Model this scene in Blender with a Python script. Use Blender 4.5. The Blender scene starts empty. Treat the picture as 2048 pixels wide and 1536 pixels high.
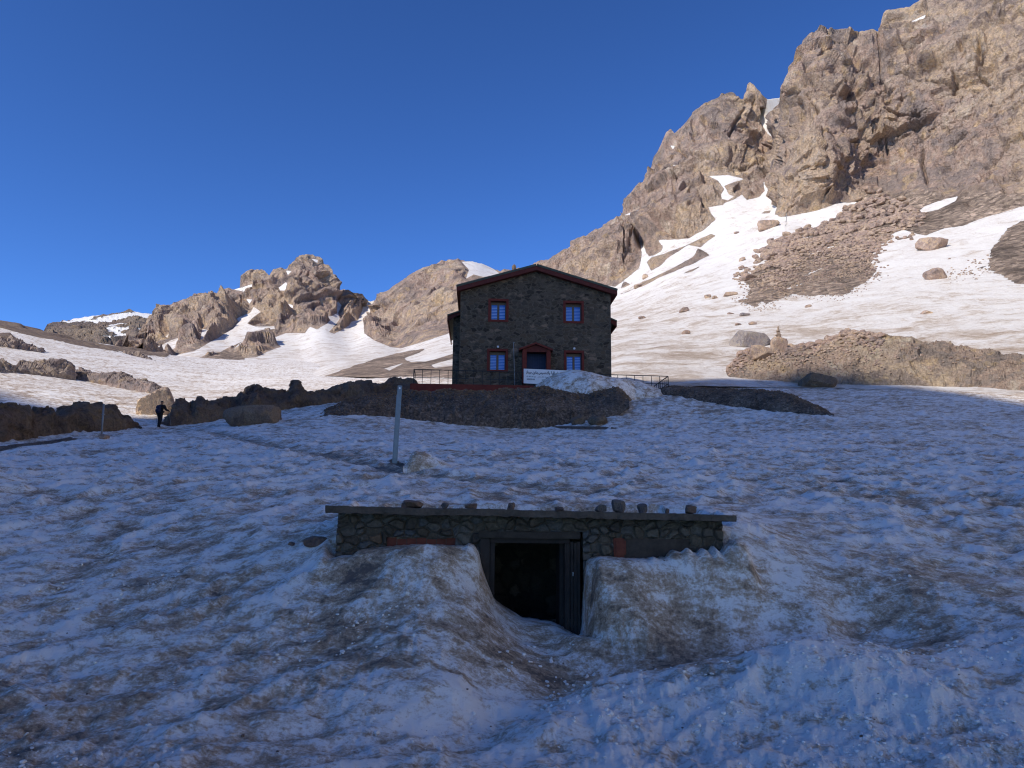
import bpy, bmesh, math, random
import numpy as np
from mathutils import Vector, Matrix

random.seed(4)
RNG = np.random.default_rng(11)
SC = bpy.context.scene
COL = SC.collection
PI = math.pi

# ------------------------------------------------------------------ camera model
PITCH = math.radians(9.4)
ROLL = math.radians(0.6)
FOC = 1530.0                       # focal length in pixels of a 2048 px wide frame
CR, SR = math.cos(ROLL), math.sin(ROLL)
CP, SP = math.cos(PITCH), math.sin(PITCH)
RIGHT = np.array([CR, -SR * SP, SR * CP])
UP = np.array([-SR, -CR * SP, CR * CP])
FWD = np.array([0.0, CP, SP])


def ray(px, py):
    u = (np.asarray(px, float) - 1024) / FOC
    v = (768 - np.asarray(py, float)) / FOC
    return u[..., None] * RIGHT + v[..., None] * UP + FWD


def at_r(px, py, r):
    """point seen at pixel (px, py) at horizontal distance r"""
    d = ray(px, py)
    h = np.hypot(d[..., 0], d[..., 1])
    return d * (np.asarray(r, float) / h)[..., None]


def at_y(px, py, y):
    d = ray(px, py)
    return d * (np.asarray(y, float) / d[..., 1])[..., None]


def proj(P):
    P = np.asarray(P, float)
    w = P @ FWD
    w = np.where(w < 0.05, 0.05, w)
    return 1024 + FOC * (P @ RIGHT) / w, 768 - FOC * (P @ UP) / w


# ------------------------------------------------------------------ numpy noise
M32 = np.uint32


def _hash(ix, iy, iz, seed):
    with np.errstate(over='ignore'):
        h = (ix.astype(np.int64) & 0xffffffff).astype(M32) * M32(0x8da6b343)
        h = h ^ ((iy.astype(np.int64) & 0xffffffff).astype(M32) * M32(0xd8163841))
        h = h ^ ((iz.astype(np.int64) & 0xffffffff).astype(M32) * M32(0xcb1ab31f))
        h = h + M32((seed * 2654435761 + 12345) & 0xffffffff)
        h = (h ^ (h >> M32(15))) * M32(0x2c1b3c6d)
        h = (h ^ (h >> M32(12))) * M32(0x297a2d39)
        h = h ^ (h >> M32(15))
    return h


def perlin(P, seed=0):
    """P (n,3) -> about -1..1"""
    P = np.asarray(P, np.float32)
    I = np.floor(P).astype(np.int32)
    f = P - I
    w = f * f * f * (f * (f * 6 - 15) + 10)
    out = np.zeros(len(P), np.float32)
    for dx in (0, 1):
        wx = w[:, 0] if dx else 1 - w[:, 0]
        for dy in (0, 1):
            wy = w[:, 1] if dy else 1 - w[:, 1]
            for dz in (0, 1):
                wz = w[:, 2] if dz else 1 - w[:, 2]
                h = _hash(I[:, 0] + dx, I[:, 1] + dy, I[:, 2] + dz, seed)
                gx = (h & M32(1023)).astype(np.float32) / 511.5 - 1
                gy = ((h >> M32(10)) & M32(1023)).astype(np.float32) / 511.5 - 1
                gz = ((h >> M32(20)) & M32(1023)).astype(np.float32) / 511.5 - 1
                out += wx * wy * wz * (gx * (f[:, 0] - dx) + gy * (f[:, 1] - dy) + gz * (f[:, 2] - dz))
    return out * 1.25


def perlin2(P, seed=0):
    P = np.asarray(P, np.float32)
    I = np.floor(P[:, :2]).astype(np.int32)
    f = P[:, :2] - I
    w = f * f * f * (f * (f * 6 - 15) + 10)
    out = np.zeros(len(P), np.float32)
    zz = np.zeros(len(P), np.int32)
    for dx in (0, 1):
        wx = w[:, 0] if dx else 1 - w[:, 0]
        for dy in (0, 1):
            wy = w[:, 1] if dy else 1 - w[:, 1]
            h = _hash(I[:, 0] + dx, I[:, 1] + dy, zz, seed)
            gx = (h & M32(1023)).astype(np.float32) / 511.5 - 1
            gy = ((h >> M32(10)) & M32(1023)).astype(np.float32) / 511.5 - 1
            out += wx * wy * (gx * (f[:, 0] - dx) + gy * (f[:, 1] - dy))
    return out * 1.5


def fbm(P, octaves=4, seed=0, gain=0.5, fn=perlin, ridged=False):
    P = np.asarray(P, np.float32)
    a, s, tot = 1.0, np.zeros(len(P), np.float32), 0.0
    for o in range(octaves):
        n = fn(P, seed + o * 17)
        if ridged:
            n = 1 - 2 * np.abs(n)
        s += a * n
        tot += a
        a *= gain
        P = P * 2.03 + 7.31
    return s / tot


def worley(P, seed=0, jitter=0.9, dim=3):
    """f1, f2, hash of the nearest cell, its centre"""
    P = np.asarray(P, np.float32)
    n = len(P)
    I = np.floor(P).astype(np.int32)
    f1 = np.full(n, 9.0, np.float32)
    f2 = np.full(n, 9.0, np.float32)
    hid = np.zeros(n, M32)
    cen = np.zeros((n, 3), np.float32)
    zr = (-1, 0, 1) if dim == 3 else (0,)
    for dx in (-1, 0, 1):
        for dy in (-1, 0, 1):
            for dz in zr:
                c = I + np.array([dx, dy, dz], np.int32)
                h = _hash(c[:, 0], c[:, 1], c[:, 2], seed)
                q = c.astype(np.float32)
                q[:, 0] += .5 + jitter * ((h & M32(1023)).astype(np.float32) / 1023 - .5)
                q[:, 1] += .5 + jitter * (((h >> M32(10)) & M32(1023)).astype(np.float32) / 1023 - .5)
                if dim == 3:
                    q[:, 2] += .5 + jitter * (((h >> M32(20)) & M32(1023)).astype(np.float32) / 1023 - .5)
                    d = np.sqrt(((P - q) ** 2).sum(1))
                else:
                    d = np.hypot(P[:, 0] - q[:, 0], P[:, 1] - q[:, 1])
                near = d < f1
                f2 = np.where(near, f1, np.minimum(f2, d))
                f1 = np.where(near, d, f1)
                hid = np.where(near, h, hid)
                cen[near] = q[near]
    return f1, f2, hid, cen


def hrand(h, k):
    """three random numbers -1..1 out of a cell hash"""
    with np.errstate(over='ignore'):
        g = (h ^ M32((k * 7919 + 13) & 0xffffffff)) * M32(0x2c1b3c6d)
        g = (g ^ (g >> M32(13))) * M32(0x297a2d39)
        g = g ^ (g >> M32(16))
    return np.stack([(g & M32(1023)).astype(np.float32), ((g >> M32(10)) & M32(1023)).astype(np.float32),
                     ((g >> M32(20)) & M32(1023)).astype(np.float32)], 1) / 511.5 - 1


def facets(P, scale, seed=0, squash=(1, 1, 1), slope=1.0, crack=0.0, step=0.5, sharp=42.0):
    """angular, blocky relief in units of the block size: tilted plates that meet in narrow continuous edges"""
    Q = np.asarray(P, np.float32) / np.float32(scale) * np.asarray(squash, np.float32)
    out = np.zeros(len(Q), np.float32)
    CH = 60000
    offs = [(dx, dy, dz) for dx in (-1, 0, 1) for dy in (-1, 0, 1) for dz in (-1, 0, 1)]
    for k in range(0, len(Q), CH):
        q = Q[k:k + CH]
        I = np.floor(q).astype(np.int32)
        D, H = [], []
        for dx, dy, dz in offs:
            cx, cy, cz = I[:, 0] + dx, I[:, 1] + dy, I[:, 2] + dz
            h = _hash(cx, cy, cz, seed)
            ex = q[:, 0] - cx - np.float32(.05) - np.float32(.9 / 1023) * (h & M32(1023))
            ey = q[:, 1] - cy - np.float32(.05) - np.float32(.9 / 1023) * ((h >> M32(10)) & M32(1023))
            ez = q[:, 2] - cz - np.float32(.05) - np.float32(.9 / 1023) * ((h >> M32(20)) & M32(1023))
            ex, ey, ez = ex.astype(np.float32), ey.astype(np.float32), ez.astype(np.float32)
            with np.errstate(over='ignore'):
                g = (h ^ M32(0x9e3779b9)) * M32(0x2c1b3c6d)
                g = g ^ (g >> M32(15))
            gx = (g & M32(255)).astype(np.float32) / 127.5 - 1
            gy = ((g >> M32(8)) & M32(255)).astype(np.float32) / 127.5 - 1
            gz = ((g >> M32(16)) & M32(255)).astype(np.float32) / 127.5 - 1
            go = (g >> M32(24)).astype(np.float32) / 127.5 - 1
            D.append(np.sqrt(ex * ex + ey * ey + ez * ez))
            H.append(slope * (gx * ex + gy * ey + gz * ez) + step * go)
        D, H = np.stack(D), np.stack(H)
        m = D.min(0)
        W = np.exp(-sharp * (D - m))
        r = (W * H).sum(0) / W.sum(0)
        if crack:
            d2 = np.partition(D, 1, axis=0)[1]
            r -= crack * np.exp(-((d2 - m) / 0.07) ** 2)
        out[k:k + CH] = r
    return out


def rot3(ax, ay, az):
    ca, sa, cb, sb, cc, sc_ = math.cos(ax), math.sin(ax), math.cos(ay), math.sin(ay), math.cos(az), math.sin(az)
    return (np.array([[cc, -sc_, 0], [sc_, cc, 0], [0, 0, 1]]) @ np.array([[cb, 0, sb], [0, 1, 0], [-sb, 0, cb]]) @ np.array([[1, 0, 0], [0, ca, -sa], [0, sa, ca]])).astype(np.float32)


def blocks(P, scale, seed, R=None, edge=.05, slope=1.0, aspect=(1, 1, .7)):
    """jointed rock: flat-faced blocks in offset courses, narrow steps between them, about -1..1"""
    Q = np.asarray(P, np.float32)
    if R is not None:
        Q = Q @ R.T
    Q = Q / (np.float32(scale) * np.asarray(aspect, np.float32))
    out = np.zeros(len(Q), np.float32)
    I2 = np.floor(Q[:, 2]).astype(np.int32)
    f2 = Q[:, 2] - I2
    w2 = sstep(.5 - edge, .5 + edge, f2)
    I1 = np.floor(Q[:, 1]).astype(np.int32)
    f1 = Q[:, 1] - I1
    w1 = sstep(.5 - edge, .5 + edge, f1)
    z = np.zeros_like(I1)
    for dz in (0, 1):
        for dy in (0, 1):
            hs = _hash(I1 + dy, I2 + dz, z, seed + 3)
            q0 = Q[:, 0] + (hs & M32(1023)).astype(np.float32) / 1023
            I0 = np.floor(q0).astype(np.int32)
            f0 = q0 - I0
            w0 = sstep(.5 - edge, .5 + edge, f0)
            for dx in (0, 1):
                h = _hash(I0 + dx, I1 + dy, I2 + dz, seed)
                v = (h & M32(255)).astype(np.float32) / 127.5 - 1
                gx = ((h >> M32(8)) & M32(255)).astype(np.float32) / 127.5 - 1
                gy = ((h >> M32(16)) & M32(255)).astype(np.float32) / 127.5 - 1
                gz = (h >> M32(24)).astype(np.float32) / 127.5 - 1
                v = v + slope * (gx * (f0 - dx) + gy * (f1 - dy) + gz * (f2 - dz))
                out += v * (w0 if dx else 1 - w0) * (w1 if dy else 1 - w1) * (w2 if dz else 1 - w2)
    return out


def sstep(a, b, x):
    t = np.clip((x - a) / (b - a), 0, 1)
    return t * t * (3 - 2 * t)


def tps(pts, vals, q, lam=1e-4):
    """thin plate spline through scattered points"""
    pts, vals = np.asarray(pts, float), np.asarray(vals, float)
    n = len(pts)
    d = np.sqrt(((pts[:, None] - pts[None]) ** 2).sum(-1))
    K = np.where(d > 0, d * d * np.log(np.maximum(d, 1e-9)), 0) + lam * np.eye(n)
    Pm = np.c_[np.ones(n), pts]
    A = np.block([[K, Pm], [Pm.T, np.zeros((3, 3))]])
    w = np.linalg.solve(A, np.r_[vals, 0, 0, 0])
    q = np.asarray(q, np.float32)
    out = (w[n] + w[n + 1] * q[:, 0] + w[n + 2] * q[:, 1]).astype(np.float32)
    for i in range(n):
        d2 = (q[:, 0] - np.float32(pts[i, 0])) ** 2 + (q[:, 1] - np.float32(pts[i, 1])) ** 2
        out += np.float32(w[i]) * (0.5 * d2 * np.log(np.maximum(d2, 1e-12)))
    return out


def poly_sd(px, py, poly):
    """signed distance in pixels to a polygon, positive inside; far points get -99"""
    poly = np.asarray(poly, np.float32)
    out = np.full(px.shape, -99.0, np.float32)
    lo, hi = poly.min(0) - 25, poly.max(0) + 25
    sel = (px > lo[0]) & (px < hi[0]) & (py > lo[1]) & (py < hi[1])
    if not sel.any():
        return out
    x, y = px[sel].astype(np.float32), py[sel].astype(np.float32)
    best = np.full(x.shape, 1e9, np.float32)
    inside = np.zeros(x.shape, bool)
    n = len(poly)
    for i in range(n):
        a, b = poly[i], poly[(i + 1) % n]
        e = b - a
        L = max(float(e @ e), 1e-6)
        t = np.clip(((x - a[0]) * e[0] + (y - a[1]) * e[1]) / L, 0, 1)
        best = np.minimum(best, (x - a[0] - t * e[0]) ** 2 + (y - a[1] - t * e[1]) ** 2)
        if a[1] != b[1]:
            c = ((a[1] > y) != (b[1] > y)) & (x < (b[0] - a[0]) * (y - a[1]) / (b[1] - a[1]) + a[0])
            inside ^= c
    d = np.sqrt(best)
    out[sel] = np.where(inside, d, -d)
    return out


def crop(ox, oy, s, pts):
    return [(ox + s * x, oy + s * y) for x, y in pts]


# ------------------------------------------------------------------ mesh helpers
def mesh_raw(name, V, F, mat=None, smooth=True, attrs=None, flat_faces=None):
    V = np.asarray(V, np.float32).reshape(-1, 3)
    F = np.asarray(F, np.int32)
    k = F.shape[1]
    me = bpy.data.meshes.new(name)
    me.vertices.add(len(V))
    me.vertices.foreach_set('co', V.ravel())
    me.loops.add(F.size)
    me.loops.foreach_set('vertex_index', F.ravel())
    me.polygons.add(len(F))
    me.polygons.foreach_set('loop_start', np.arange(0, F.size, k, dtype=np.int32))
    sm = np.full(len(F), smooth)
    if flat_faces is not None:
        sm &= ~flat_faces
    me.polygons.foreach_set('use_smooth', sm)
    me.update(calc_edges=True)
    for an, av in (attrs or {}).items():
        a = me.attributes.new(an, 'FLOAT', 'POINT')
        a.data.foreach_set('value', np.asarray(av, np.float32).ravel())
    if mat:
        me.materials.append(mat)
    return me


def link(name, me, parent=None, **props):
    o = bpy.data.objects.new(name, me)
    COL.objects.link(o)
    if parent:
        o.parent = parent
    for k, v in props.items():
        o[k] = v
    return o


def grid_faces(R, C, keep=None):
    i = np.arange(R * C).reshape(R, C)
    F = np.stack([i[:-1, :-1], i[:-1, 1:], i[1:, 1:], i[1:, :-1]], -1)
    F = F.reshape(-1, 4)
    return F if keep is None else F[keep.ravel()]


def grid_normals(P):
    du = np.gradient(P, axis=1)
    dv = np.gradient(P, axis=0)
    n = np.cross(du, dv)
    return n / np.maximum(np.linalg.norm(n, axis=-1, keepdims=True), 1e-9)


def thing(name, label, cat, loc=(0, 0, 0), rotz=0.0, group=None):
    o = bpy.data.objects.new(name, None)
    COL.objects.link(o)
    o.location = loc
    o.rotation_euler = (0, 0, rotz)
    o['label'] = label
    o['category'] = cat
    if group:
        o['group'] = group
    return o


class MB:
    """collects boxes, bars, prisms and tubes into one mesh"""

    def __init__(s):
        s.v, s.f = [], []

    def add(s, vs, fs):
        k = len(s.v)
        s.v += [tuple(map(float, v)) for v in vs]
        s.f += [tuple(i + k for i in f) for f in fs]

    def box(s, lo, hi):
        (a, b, c), (d, e, f) = lo, hi
        s.add([(a, b, c), (d, b, c), (d, e, c), (a, e, c), (a, b, f), (d, b, f), (d, e, f), (a, e, f)],
              [(3, 2, 1, 0), (4, 5, 6, 7), (0, 1, 5, 4), (1, 2, 6, 5), (2, 3, 7, 6), (3, 0, 4, 7)])

    def prism(s, xz, y0, y1):
        """outline in x,z (counter-clockwise seen from -y) between y0 and y1"""
        n = len(xz)
        s.add([(x, y0, z) for x, z in xz] + [(x, y1, z) for x, z in xz],
              [tuple(range(n)), tuple(range(2 * n - 1, n - 1, -1))] +
              [((i + 1) % n, i, i + n, (i + 1) % n + n) for i in range(n)])

    def bar(s, a, b, w, h=None, n=0):
        """bar from a to b: square w x h, or round with n sides and radius w"""
        a, b = Vector(a), Vector(b)
        d = (b - a).normalized()
        up = Vector((0, 0, 1)) if abs(d.z) < .9 else Vector((0, 1, 0))
        x = d.cross(up).normalized()
        y = x.cross(d)
        if n:
            ring = [(math.cos(2 * PI * i / n) * w, math.sin(2 * PI * i / n) * w) for i in range(n)]
        else:
            h = h or w
            ring = [(-w / 2, -h / 2), (w / 2, -h / 2), (w / 2, h / 2), (-w / 2, h / 2)]
        m = len(ring)
        s.add([a + x * p + y * q for p, q in ring] + [b + x * p + y * q for p, q in ring],
              [tuple(range(m - 1, -1, -1)), tuple(range(m, 2 * m))] +
              [(i, (i + 1) % m, (i + 1) % m + m, i + m) for i in range(m)])

    def build(s, name, mat, parent=None, bevel=0.0, smooth=False, **props):
        me = bpy.data.meshes.new(name)
        me.from_pydata(s.v, [], s.f)
        bm = bmesh.new()
        bm.from_mesh(me)
        bmesh.ops.recalc_face_normals(bm, faces=bm.faces)
        if bevel:
            bmesh.ops.bevel(bm, geom=list(bm.edges), offset=bevel, segments=2, affect='EDGES', clamp_overlap=True)
        bm.to_mesh(me)
        bm.free()
        if smooth:
            me.shade_smooth()
        me.materials.append(mat)
        return link(name, me, parent, **props)


# ------------------------------------------------------------------ material helpers
class NT:
    def __init__(s, name):
        s.mat = bpy.data.materials.new(name)
        s.mat.use_nodes = True
        s.t = s.mat.node_tree
        s.t.nodes.clear()
        s.out = s.t.nodes.new('ShaderNodeOutputMaterial')
        s.bsdf = s.t.nodes.new('ShaderNodeBsdfPrincipled')
        s.t.links.new(s.bsdf.outputs[0], s.out.inputs[0])
        s.pos = s.t.nodes.new('ShaderNodeNewGeometry').outputs['Position']

    def put(s, sock, v):
        if isinstance(v, bpy.types.NodeSocket):
            s.t.links.new(v, sock)
        elif isinstance(v, (tuple, list)) and len(v) == 3 and sock.type == 'RGBA':
            sock.default_value = (*v, 1)
        else:
            sock.default_value = v

    def set(s, **kw):
        for k, v in kw.items():
            s.put(s.bsdf.inputs[k.replace('_', ' ')], v)

    def math(s, op, a, b=0.0, c=None, clamp=False):
        n = s.t.nodes.new('ShaderNodeMath')
        n.operation = op
        n.use_clamp = clamp
        s.put(n.inputs[0], a)
        s.put(n.inputs[1], b)
        if c is not None:
            s.put(n.inputs[2], c)
        return n.outputs[0]

    def attr(s, name):
        n = s.t.nodes.new('ShaderNodeAttribute')
        n.attribute_name = name
        return n.outputs['Fac']

    def map(s, scale=(1, 1, 1), rot=(0, 0, 0), vec=None, loc=(0, 0, 0)):
        n = s.t.nodes.new('ShaderNodeMapping')
        s.put(n.inputs['Vector'], vec or s.pos)
        n.inputs['Scale'].default_value = scale
        n.inputs['Rotation'].default_value = rot
        n.inputs['Location'].default_value = loc
        return n.outputs[0]

    def noise(s, scale, detail=4, rough=.55, vec=None, dist=0.0, out='Fac'):
        n = s.t.nodes.new('ShaderNodeTexNoise')
        s.put(n.inputs['Vector'], vec or s.pos)
        n.inputs['Scale'].default_value = scale
        n.inputs['Detail'].default_value = detail
        n.inputs['Roughness'].default_value = rough
        n.inputs['Distortion'].default_value = dist
        return n.outputs[out]

    def vor(s, scale, vec=None, feature='F1', out='Distance', rnd=1.0):
        n = s.t.nodes.new('ShaderNodeTexVoronoi')
        n.feature = feature
        s.put(n.inputs['Vector'], vec or s.pos)
        n.inputs['Scale'].default_value = scale
        n.inputs['Randomness'].default_value = rnd
        return n.outputs[out]

    def ramp(s, fac, stops):
        n = s.t.nodes.new('ShaderNodeValToRGB')
        s.put(n.inputs[0], fac)
        el = n.color_ramp.elements
        while len(el) < len(stops):
            el.new(0.5)
        for e, (p, c) in zip(el, stops):
            e.position = p
            e.color = (*c, 1) if isinstance(c, (tuple, list)) else (c, c, c, 1)
        return n.outputs[0]

    def step(s, fac, a, b):
        n = s.t.nodes.new('ShaderNodeMapRange')
        n.interpolation_type = 'SMOOTHSTEP'
        s.put(n.inputs[0], fac)
        n.inputs[1].default_value = a
        n.inputs[2].default_value = b
        return n.outputs[0]

    def mix(s, fac, a, b, mode='MIX'):
        n = s.t.nodes.new('ShaderNodeMix')
        n.data_type = 'RGBA'
        n.blend_type = mode
        s.put(n.inputs[0], fac)
        s.put(n.inputs[6], a)
        s.put(n.inputs[7], b)
        return n.outputs[2]

    def bump(s, h, dist, strength=1.0, normal=None):
        n = s.t.nodes.new('ShaderNodeBump')
        n.inputs['Strength'].default_value = strength
        n.inputs['Distance'].default_value = dist
        s.put(n.inputs['Height'], h)
        if normal:
            s.put(n.inputs['Normal'], normal)
        return n.outputs[0]


def rock_color(m, k, warm=0.5, dark=1.0, tint=(1, 1, 1)):
    """layered volcanic rock: purple brown, tan, grey, ochre stains, pale streaks; k = textures per metre"""
    big = m.noise(.62 * k, 6, .62, dist=.7)
    pat = m.noise(.21 * k, 4, .6, vec=m.map(loc=(17, 3, 9)), dist=.5)
    mid = m.noise(3.1 * k, 6, .65, vec=m.map((1, 1, .6), (.3, .2, 0)))
    fine = m.noise(14 * k, 5, .7)
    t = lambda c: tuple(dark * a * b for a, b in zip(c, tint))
    f0 = m.math('ADD', m.math('MULTIPLY', big, .60), m.math('MULTIPLY', mid, .40))
    c = m.ramp(f0, [(.34, t((.120, .095, .090))), (.44, t((.200, .158, .138))), (.50, t((.290, .222, .165))),
                    (.56, t((.230, .190, .165))), (.66, t((.370, .290, .205)))])
    c2 = m.ramp(f0, [(.34, t((.085, .068, .066))), (.46, t((.165, .135, .125))), (.54, t((.225, .165, .140))), (.66, t((.29, .255, .225)))])
    c = m.mix(m.step(pat, .42, .56), c, c2)
    ochre = m.step(m.noise(1.7 * k, 4, .6, vec=m.map((1, 1, 1), loc=(31, 7, 3))), .56 - .04 * warm, .70)
    c = m.mix(m.math('MULTIPLY', ochre, .42), c, t((.36, .255, .13)))
    streak = m.step(m.noise(2.2 * k, 5, .7, vec=m.map((1.6, 1.6, .22))), .60, .74)
    c = m.mix(m.math('MULTIPLY', streak, .40), c, t((.42, .36, .29)))
    c = m.mix(1.0, c, m.ramp(fine, [(.27, .52), (.5, 1.0), (.73, 1.35)]), 'MULTIPLY')
    wv = m.t.nodes.new('ShaderNodeVectorMath')
    wv.operation = 'MULTIPLY_ADD'
    m.put(wv.inputs[0], m.noise(2.6 * k, 5, .65, out='Color'))
    wv.inputs[1].default_value = (.5 / k,) * 3
    m.put(wv.inputs[2], m.pos)
    cr = m.vor(1.5 * k, vec=m.map((1.3, 1.3, .6), (.25, .15, 0), wv.outputs[0]), feature='DISTANCE_TO_EDGE')
    return c, mid, fine, cr


def rock_mat(name, k, warm=.5, dark=1.0, tint=(1, 1, 1), bump=1.0):
    m = NT(name)
    c, mid, fine, cr = rock_color(m, k, warm, dark, tint)
    m.set(Base_Color=c, Roughness=.9)
    m.bsdf.inputs['Specular IOR Level'].default_value = .2
    h = m.math('ADD', m.math('MULTIPLY', mid, .8), m.math('MULTIPLY', fine, .35))
    h = m.math('ADD', h, m.math('MULTIPLY', m.step(cr, 0, .05), .14))
    m.set(Normal=m.bump(h, .35 / k * bump, .8))
    return m.mat


def terrain_mat(name, k, rk, near=False, dust=0.0, lit=1.0, soil_k=1.0):
    """snow with dust, bare scree soil and rock, chosen by vertex attributes rock / soil / dirt"""
    m = NT(name)
    n1 = m.noise((.62 if near else 1.1) * k, 8, .66, dist=.9)
    if near:
        n2 = m.noise(3.3, 10, .74, vec=m.map((1, 1.7, 1.2), (0, 0, -.62)), dist=.45)
        n3 = m.noise(26, 6, .8)
    else:
        n2 = m.noise(6.5 * k, 6, .7, vec=m.map((1, 1.5, 1), (0, 0, .5)), dist=.6)
        n3 = m.noise(34 * k, 4, .7)
    d = m.math('ADD', m.attr('dirt_shade'), m.math('MULTIPLY', m.math('SUBTRACT', n1, .5), 1.3 if near else 1.25))
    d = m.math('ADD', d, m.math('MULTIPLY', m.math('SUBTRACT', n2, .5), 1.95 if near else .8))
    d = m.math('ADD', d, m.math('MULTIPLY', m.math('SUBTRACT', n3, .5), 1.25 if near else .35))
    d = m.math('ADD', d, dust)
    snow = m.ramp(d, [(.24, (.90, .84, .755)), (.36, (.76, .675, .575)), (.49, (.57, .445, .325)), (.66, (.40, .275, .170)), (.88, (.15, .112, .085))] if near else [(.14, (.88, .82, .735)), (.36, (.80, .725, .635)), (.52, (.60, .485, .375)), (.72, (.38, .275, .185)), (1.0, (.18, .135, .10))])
    if near:
        sp = m.vor(22, out='Distance')
        sel = m.noise(2.0, 3, .6, vec=m.map(loc=(5, 9, 2)))
        g = m.math('MULTIPLY', m.step(sp, .16, .08), m.step(sel, .53, .66))
        snow = m.mix(m.math('MULTIPLY', g, .8), snow, (.07, .06, .055))
    rc, rmid, rfine, cr = rock_color(m, rk, .5, lit, (1.06, .985, .86))
    so = m.noise(9 * rk, 6, .75)
    t = lambda c: tuple(soil_k * a for a in c)
    soil = m.ramp(so, [(.3, t((.090, .066, .050))), (.5, t((.158, .115, .084))), (.62, t((.21, .155, .108))), (.78, t((.29, .24, .195)))])
    soil = m.mix(1.0, soil, m.ramp(m.noise(.8 * rk, 4, .6), [(.35, .62), (.65, 1.3)]), 'MULTIPLY')
    sv = m.vor(7 * rk, out='Color')
    sep = m.t.nodes.new('ShaderNodeSeparateColor')
    m.put(sep.inputs[0], sv)
    soil = m.mix(1.0, soil, m.ramp(sep.outputs[0], [(0, .55), (.6, 1.0), (1, 1.55)]), 'MULTIPLY')
    s_ = m.step(m.math('ADD', m.attr('soil'), m.math('MULTIPLY', m.math('SUBTRACT', rfine, .5), .5)), .4, .6)
    ground = m.mix(s_, rc, soil)
    r_ = m.step(m.math('ADD', m.attr('rock'), m.math('MULTIPLY', m.math('SUBTRACT', rfine, .5), .55)), .42, .58)
    m.set(Base_Color=m.mix(r_, snow, ground), Roughness=m.math('MULTIPLY_ADD', r_, .25, .62))
    m.bsdf.inputs['Specular IOR Level'].default_value = .25
    hs = m.math('ADD', m.math('MULTIPLY', n2, 1.0), m.math('MULTIPLY', n3, .35))
    hr = m.math('ADD', m.math('MULTIPLY', rmid, .8), m.math('MULTIPLY', rfine, .4))
    hr = m.math('ADD', hr, m.math('MULTIPLY', m.step(cr, 0, .05), .14))
    hb = m.math('ADD', m.math('MULTIPLY', hs, m.math('MULTIPLY', m.math('SUBTRACT', 1.0, r_), (.065 if near else .07) / k)),
                m.math('MULTIPLY', hr, m.math('MULTIPLY', r_, .38 / rk)))
    m.set(Normal=m.bump(hb, 1.0, .9))
    return m.mat


def plain(name, color, rough=.7, var=.25, scale=8, metal=0.0, bump=.004, spec=.3):
    m = NT(name)
    n = m.noise(scale, 6, .65)
    n2 = m.noise(scale * 6, 4, .6)
    f = m.math('ADD', m.math('MULTIPLY', n, .7), m.math('MULTIPLY', n2, .3))
    lo = tuple(c * (1 - var) for c in color)
    hi = tuple(min(1, c * (1 + var)) for c in color)
    m.set(Base_Color=m.ramp(f, [(.32, lo), (.68, hi)]), Roughness=rough, Metallic=metal)
    m.bsdf.inputs['Specular IOR Level'].default_value = spec
    if bump:
        m.set(Normal=m.bump(f, bump, .7))
    return m.mat


def masonry(name, size, light, mortar, sq=1.7, dep=.03):
    """rubble stone wall: flat irregular stones in a mortar bed, in the object's own space"""
    m = NT(name)
    tc = m.t.nodes.new('ShaderNodeTexCoord').outputs['Object']
    w = m.noise(1.3 / size, 3, .5, vec=tc, out='Color')
    v = m.t.nodes.new('ShaderNodeVectorMath')
    v.operation = 'MULTIPLY_ADD'
    m.put(v.inputs[0], w)
    v.inputs[1].default_value = (size * .9,) * 3
    m.put(v.inputs[2], tc)
    vec = m.map((1, .4, sq), vec=v.outputs[0])
    e = m.vor(1 / size, vec, 'DISTANCE_TO_EDGE')
    cid = m.vor(1 / size, vec, 'F1', 'Color')
    sep = m.t.nodes.new('ShaderNodeSeparateColor')
    m.put(sep.inputs[0], cid)
    L = light
    st = m.ramp(sep.outputs[0], [(.0, tuple(.35 * c for c in L)), (.22, tuple(.55 * c for c in L)), (.45, (.95 * L[0], .88 * L[1], .80 * L[2])),
                                 (.65, (.62 * L[0], .66 * L[1], .72 * L[2])), (.85, tuple(1.05 * c for c in L)), (.97, (1.9 * L[0], 1.7 * L[1], 1.6 * L[2]))])
    f = m.noise(9 / size, 5, .7, vec=tc)
    st = m.mix(1.0, st, m.ramp(f, [(.25, .6), (.75, 1.35)]), 'MULTIPLY')
    jn = m.math('ADD', e, m.math('MULTIPLY', m.math('SUBTRACT', f, .5), .10))
    j = m.step(jn, .05, .13)
    mo = m.mix(1.0, mortar, m.ramp(m.noise(2.5 / size, 5, .7, vec=tc), [(.3, .65), (.7, 1.25)]), 'MULTIPLY')
    m.set(Base_Color=m.mix(j, mo, st), Roughness=.9)
    m.bsdf.inputs['Specular IOR Level'].default_value = .2
    h = m.math('ADD', m.step(jn, 0, .2), m.math('MULTIPLY', f, .35))
    m.set(Normal=m.bump(h, dep, .9))
    return m.mat
# ------------------------------------------------------------------ light and sky
SUN_AZ, SUN_EL = math.radians(-132), math.radians(36)      # azimuth from the view direction, negative = left
SUN = np.array([math.sin(SUN_AZ) * math.cos(SUN_EL), math.cos(SUN_AZ) * math.cos(SUN_EL), math.sin(SUN_EL)])

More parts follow.
